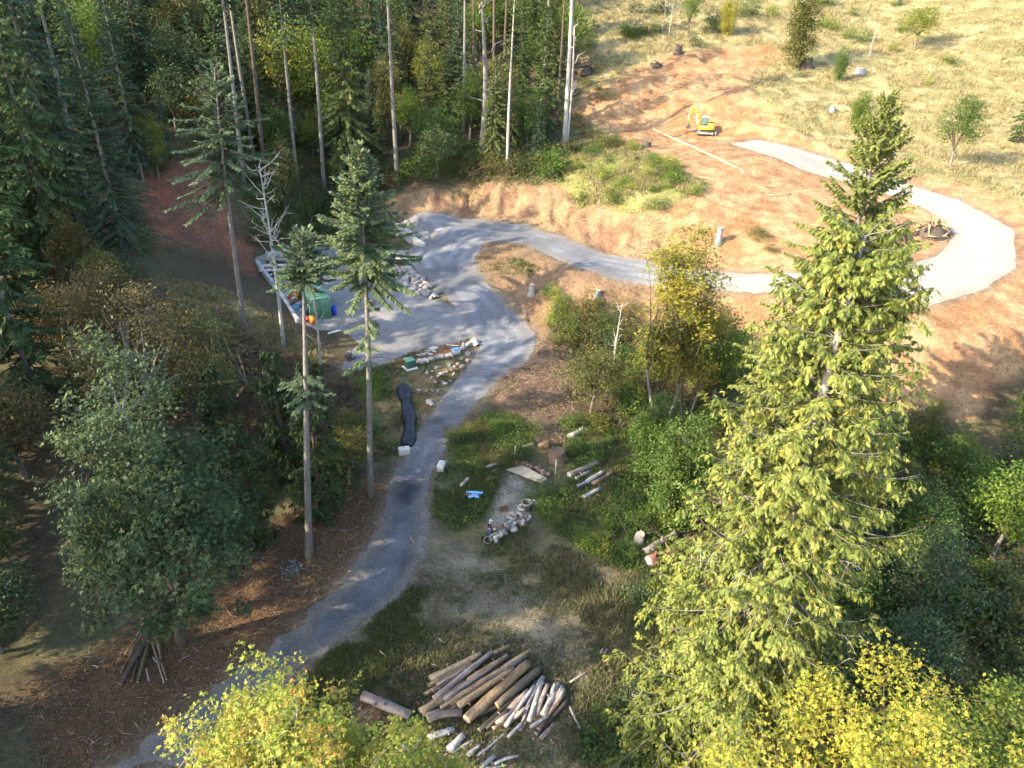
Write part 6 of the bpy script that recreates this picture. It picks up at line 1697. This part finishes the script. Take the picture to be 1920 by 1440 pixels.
V1 = np.array([[x * (.97 if z > 1.5 else 1.01), y * (.9 if z > 1.5 else .99), z] for z in (1.385, 1.72) for x, y in outline[2:] + [(-.25, -.9), (-.25, .9)][::1]])
k_ = len(outline) - 2 + 2
pts = [(x, y) for x, y in outline[2:]] + [(-.2, -.90), (-.2, .90)]
V1 = np.array([[x, y, 1.385] for x, y in pts] + [[x * .95, y * .92, 1.74] for x, y in pts] ); m_ = len(pts)
F = [[k, (k + 1) % m_, m_ + (k + 1) % m_, m_ + k] for k in range(m_)]
V1 = np.concatenate([V1, [[-.7, 0, 1.76]]]); F += [[m_ + k, m_ + (k + 1) % m_, 2 * m_, 2 * m_] for k in range(m_)]
mb.add(V1, F); mb.obj('engine_hood', M['yellow_paint'], o)
mb = MB(); mb.box((-.75, -.45, 1.82), (.5, .35, .12), bevel=.03); mb.obj('air_vent', M['dark_steel'], o)
# cab on the left of the machine
cy0, cy1 = .02, .92
mb = MB()
for x, xt in ((-.15, -.1), (1.0, .72)):
    for y in (cy0 + .04, cy1 - .04):
        mb.tube(np.array([[x, y, 1.38], [xt, y, 2.58]]), .05, 4)
mb.box((.42, (cy0 + cy1) / 2, 1.55), (1.15, cy1 - cy0, .34), bevel=.03)
cabo = mb.obj('cab', M['dark_steel'], o)
mb = MB(); mb.box((.30, (cy0 + cy1) / 2, 2.62), (1.05, cy1 - cy0 + .06, .10), bevel=.035); mb.obj('cab_roof', M['cab_roof'], cabo)
for y in (cy0 + .03, cy1 - .03):
    g_ = MB(); g_.add([[-.12, y, 1.72], [.92, y, 1.72], [.70, y, 2.57], [-.09, y, 2.57]], [[0, 1, 2, 3]]); g_.obj('side_window', M['cab_glass'], cabo)
g_ = MB(); g_.add([[.97, cy0 + .06, 1.6], [.97, cy1 - .06, 1.6], [.72, cy1 - .06, 2.57], [.72, cy0 + .06, 2.57]], [[0, 1, 2, 3]]); g_.obj('windscreen', M['cab_glass'], cabo)
g_ = MB(); g_.add([[-.15, cy0 + .06, 1.72], [-.15, cy1 - .06, 1.72], [-.11, cy1 - .06, 2.57], [-.11, cy0 + .06, 2.57]], [[0, 1, 2, 3]]); g_.obj('rear_window', M['cab_glass'], cabo)
mb = MB(); P_ = [(1.05, 1.15), (1.25, 2.2), (1.55, 3.0), (2.0, 3.55), (2.55, 3.9)]; H_ = [.34, .42, .46, .38, .26]
for k in range(4): seg(mb, P_[k], P_[k + 1], .26, H_[k], H_[k + 1])
mb.V = [v + np.array([0, -.22, 0]) for v in mb.V]; mb.obj('boom', M['yellow_paint'], o)
mb = MB(); S_ = [(2.38, 4.12), (2.62, 3.6), (2.72, 2.4), (2.78, 1.45)]; H_ = [.2, .36, .28, .18]
for k in range(3): seg(mb, S_[k], S_[k + 1], .2, H_[k], H_[k + 1])
mb.V = [v + np.array([0, -.22, 0]) for v in mb.V]; mb.obj('stick', M['yellow_paint'], o)
for a, b in (((1.35, 1.2), (1.75, 2.75)), ((1.75, 3.45), (2.36, 4.12)), ((2.78, 3.2), (2.98, 1.9))):
    mb = MB(); a3 = np.array([a[0], -.22, a[1]]); b3 = np.array([b[0], -.22, b[1]])
    mb.tube(np.stack([a3, a3 + (b3 - a3) * .6]), .075, 8); mb.tube(np.stack([a3 + (b3 - a3) * .58, b3]), .04, 8); mb.obj('hydraulic_cylinder', M['white_paint'], o)
mb = MB(); t = np.linspace(-.3, 2.9, 9)
prof = [(2.78 + .38 * math.cos(q + .3) , 1.10 + .38 * math.sin(q + .3)) for q in t[::-1]]
inner = [(2.78 + .33 * math.cos(q + .3), 1.10 + .33 * math.sin(q + .3)) for q in t]
# the scoop: curved shell and two side plates
sh = []
for q in t: sh.append((2.72 - .42 * math.cos(q), 1.05 - .42 * math.sin(q) * .9))
V = np.array([[x, -.52, z] for x, z in sh] + [[x, .08, z] for x, z in sh]); k9 = len(sh)
F = [[k, k + 1, k9 + k + 1, k9 + k] for k in range(k9 - 1)]
mb.add(V, F)
for y in (-.52, .08):
    c = np.array([[x, y, z] for x, z in sh] + [[2.72, y, 1.12]])
    mb.add(c, [[k, k + 1, k9, k9] for k in range(k9 - 1)])
mb.box((2.78, -.22, 1.35), (.16, .22, .3), bevel=.02)
bo = mb.obj('bucket', M['dark_steel'], o)
for k in range(5):
    q = MB(); q.box((2.31, -.48 + k * .13, 1.1), (.05, .05, .2), bevel=.012); q.obj('tooth', M['grey_steel'], bo)

# ------------------------------------------------------------------ people
def skinned(name, pts, edges, rad, m_, parent, sub=2):
    me = bpy.data.meshes.new(name); me.from_pydata([tuple(map(float, q)) for q in pts], edges, []); me.update()
    ob = link(name, me, parent); me.materials.append(m_)
    sk = ob.modifiers.new('skin', 'SKIN'); sk.use_smooth_shade = True
    for v, r_ in zip(me.skin_vertices[0].data, rad):
        v.radius = (r_, r_) if not isinstance(r_, tuple) else r_
    me.skin_vertices[0].data[0].use_root = True
    ob.modifiers.new('smooth', 'SUBSURF').levels = sub; ob.modifiers['smooth'].render_levels = sub
    return ob
def person(px, py, heading, h, lab, shirt, trousers, shoes, cap=None, bend=0.0, arms=((.12, .25), (.12, .25))):
    """facing +x; bend leans the trunk forward"""
    s = h / 1.75
    o = thing('person', lab, 'person', ground(px, py), heading); o.scale = (s, s, s)
    hip = np.array([0, 0, .93])
    def tr(x, y, z):                       # trunk point, z above the hip
        return hip + np.array([x * math.cos(bend) + z * math.sin(bend), y, z * math.cos(bend) - x * math.sin(bend)])
    V = [hip, tr(0, 0, .22), tr(.01, 0, .42), tr(0, 0, .54), tr(.02, 0, .62), tr(.035, 0, .70), tr(.03, 0, .79)]
    Rr = [.125, .115, (.15, .12), (.10, .08), .055, (.082, .092), (.075, .078)]
    E = [(0, 1), (1, 2), (2, 3), (3, 4), (4, 5), (5, 6)]
    def add(p, q, r_):
        V.append(p); Rr.append(r_); E.append((q, len(V) - 1)); return len(V) - 1
    legs = []; hands = []
    for sy in (-1, 1):
        a = add(hip + [0, sy * .10, -.06], 0, .092); b = add(np.array([.04, sy * .115, .49]), a, .062); c = add(np.array([-.01, sy * .12, .10]), b, .042); d = add(np.array([.14, sy * .135, .03]), c, .035)
        legs.append((a, b, c))
        fx, fy = arms[0 if sy < 0 else 1]
        sh = tr(0, sy * .19, .50); a = add(sh, 3, .056); el = tr(fx * .3 - .02, sy * (.24 + .0), .24); b = add(el, a, .043)
        wr = el + np.array([fx + bend * .1, -sy * fy * .3, -.20]); c = add(wr, b, .030)
        dr = unit(wr - el); pm = add(wr + dr * .06, c, .034)
        hands.append((wr, dr, sy))
    body = skinned('body', V, E, Rr, M['skin'], o)
    # fingers
    for wr, dr, sy in hands:
        lat = unit(np.cross(dr, [0, 1, 0])); mb = MB()
        for k in range(4):
            b0 = wr + dr * .085 + lat * (.024 - .016 * k); L = (.065, .078, .072, .055)[k]
            mb.tube(np.stack([b0, b0 + dr * L * .5, b0 + dr * L * .85 + np.array([.012, -sy * .012, 0])]), [.009, .0085, .006], 6)
        b0 = wr + dr * .035 + lat * .03; mb.tube(np.stack([b0, b0 + unit(dr + lat) * .04, b0 + unit(dr * 1.4 + lat * .6) * .075]), [.011, .010, .007], 6)
        mb.obj('fingers', M['skin'], o, True)
    # face: nose, eyes, mouth, ears
    hc = tr(.035, 0, .745); fx_ = np.array([math.cos(bend), 0, -math.sin(bend)]); fz = np.array([math.sin(bend), 0, math.cos(bend)])
    mb = MB(); mb.tube(np.stack([hc + fx_ * .085 + fz * .02, hc + fx_ * .108 - fz * .015]), [.008, .016], 6)
    for sy in (-1, 1): mb.tube(np.stack([hc + [0, sy * .082, 0] - fz * .025, hc + [0, sy * .092, 0] + fz * .025]), [.012, .016], 6)
    mb.obj('nose_and_ears', M['skin'], o, True)
    mb = MB()
    for sy in (-1, 1): mb.tube(np.stack([hc + fx_ * .078 + fz * .015 + [0, sy * .022, 0], hc + fx_ * .078 + fz * .015 + [0, sy * .042, 0]]), .008, 6)
    mb.tube(np.stack([hc + fx_ * .088 - fz * .05 + [0, -.025, 0], hc + fx_ * .088 - fz * .05 + [0, .025, 0]]), .006, 6)
    mb.obj('eyes_and_mouth', M['hair'], o, True)
    W2 = np.array(V)
    # trousers and shirt a little outside the body
    tv = [hip + [0, 0, .08], hip]; te = [(0, 1)]; tr_ = [.135, .142]
    for (a, b, c) in legs:
        i0 = len(tv); tv += [W2[a], W2[b], W2[c] + [0, 0, .01]]; te += [(1, i0), (i0, i0 + 1), (i0 + 1, i0 + 2)]; tr_ += [.108, .080, .062]
    skinned('trousers', tv, te, tr_, M[trousers], o)
    sv = [tr(0, 0, -.03), tr(0, 0, .22), tr(.01, 0, .42), tr(0, 0, .535)]; se = [(0, 1), (1, 2), (2, 3)]; sr = [.148, .138, (.172, .142), (.115, .095)]
    for sy, (fx, fy) in zip((-1, 1), arms):
        i0 = len(sv); el = tr(fx * .3 - .02, sy * .24, .24); wr = el + np.array([fx + bend * .1, -sy * fy * .3, -.20])
        sv += [tr(0, sy * .19, .50), el, wr * .8 + el * .2]; se += [(3, i0), (i0, i0 + 1), (i0 + 1, i0 + 2)]; sr += [.072, .058, .044]
    skinned('shirt', sv, se, sr, M[shirt], o)
    for sy in (-1, 1):
        skinned('boot', [(-.05, sy * .12, .045), (.05, sy * .125, .045), (.17, sy * .14, .035)], [(0, 1), (1, 2)], [.055, .052, .04], M[shoes], o, 1)
    mb = MB(); n = 14; a = np.arange(n) / n * 6.283
    rows = [(0.094, .0), (.094, .04), (.075, .085), (.035, .108)]
    base = hc + fz * .015 - fx_ * .012
    Vc = np.concatenate([np.array([base + fx_ * r_ * math.cos(q) * 1.08 + np.array([0, r_ * math.sin(q), 0]) + fz * z for q in a]) for r_, z in rows] + [np.array([base + fz * .115])])
    F = [[i * n + k, i * n + (k + 1) % n, (i + 1) * n + (k + 1) % n, (i + 1) * n + k] for i in range(3) for k in range(n)] + [[3 * n + k, 3 * n + (k + 1) % n, 4 * n, 4 * n] for k in range(n)]
    mb.add(Vc, F)
    if cap: mb.box(base + fx_ * .13 + fz * .015, (.11, .15, .012), np.stack([fx_, [0, 1, 0], fz], 1), bevel=.004)
    mb.obj('cap' if cap else 'hair', M[cap or 'hair'], o, True)
person(916, 1008, R(20), 1.72, 'person in white cap, dark shirt and blue trousers by the firewood heap', 'dark_cloth', 'blue_cloth', 'dark_cloth', cap='cap_white', bend=.12, arms=((.18, .4), (.16, .4)))
person(534, 536, R(60), 1.72, 'person in pale jacket and trousers bending over left of the green container', 'pale_cloth', 'pale_cloth', 'dark_cloth', bend=.55, arms=((.2, .2), (.2, .2)))
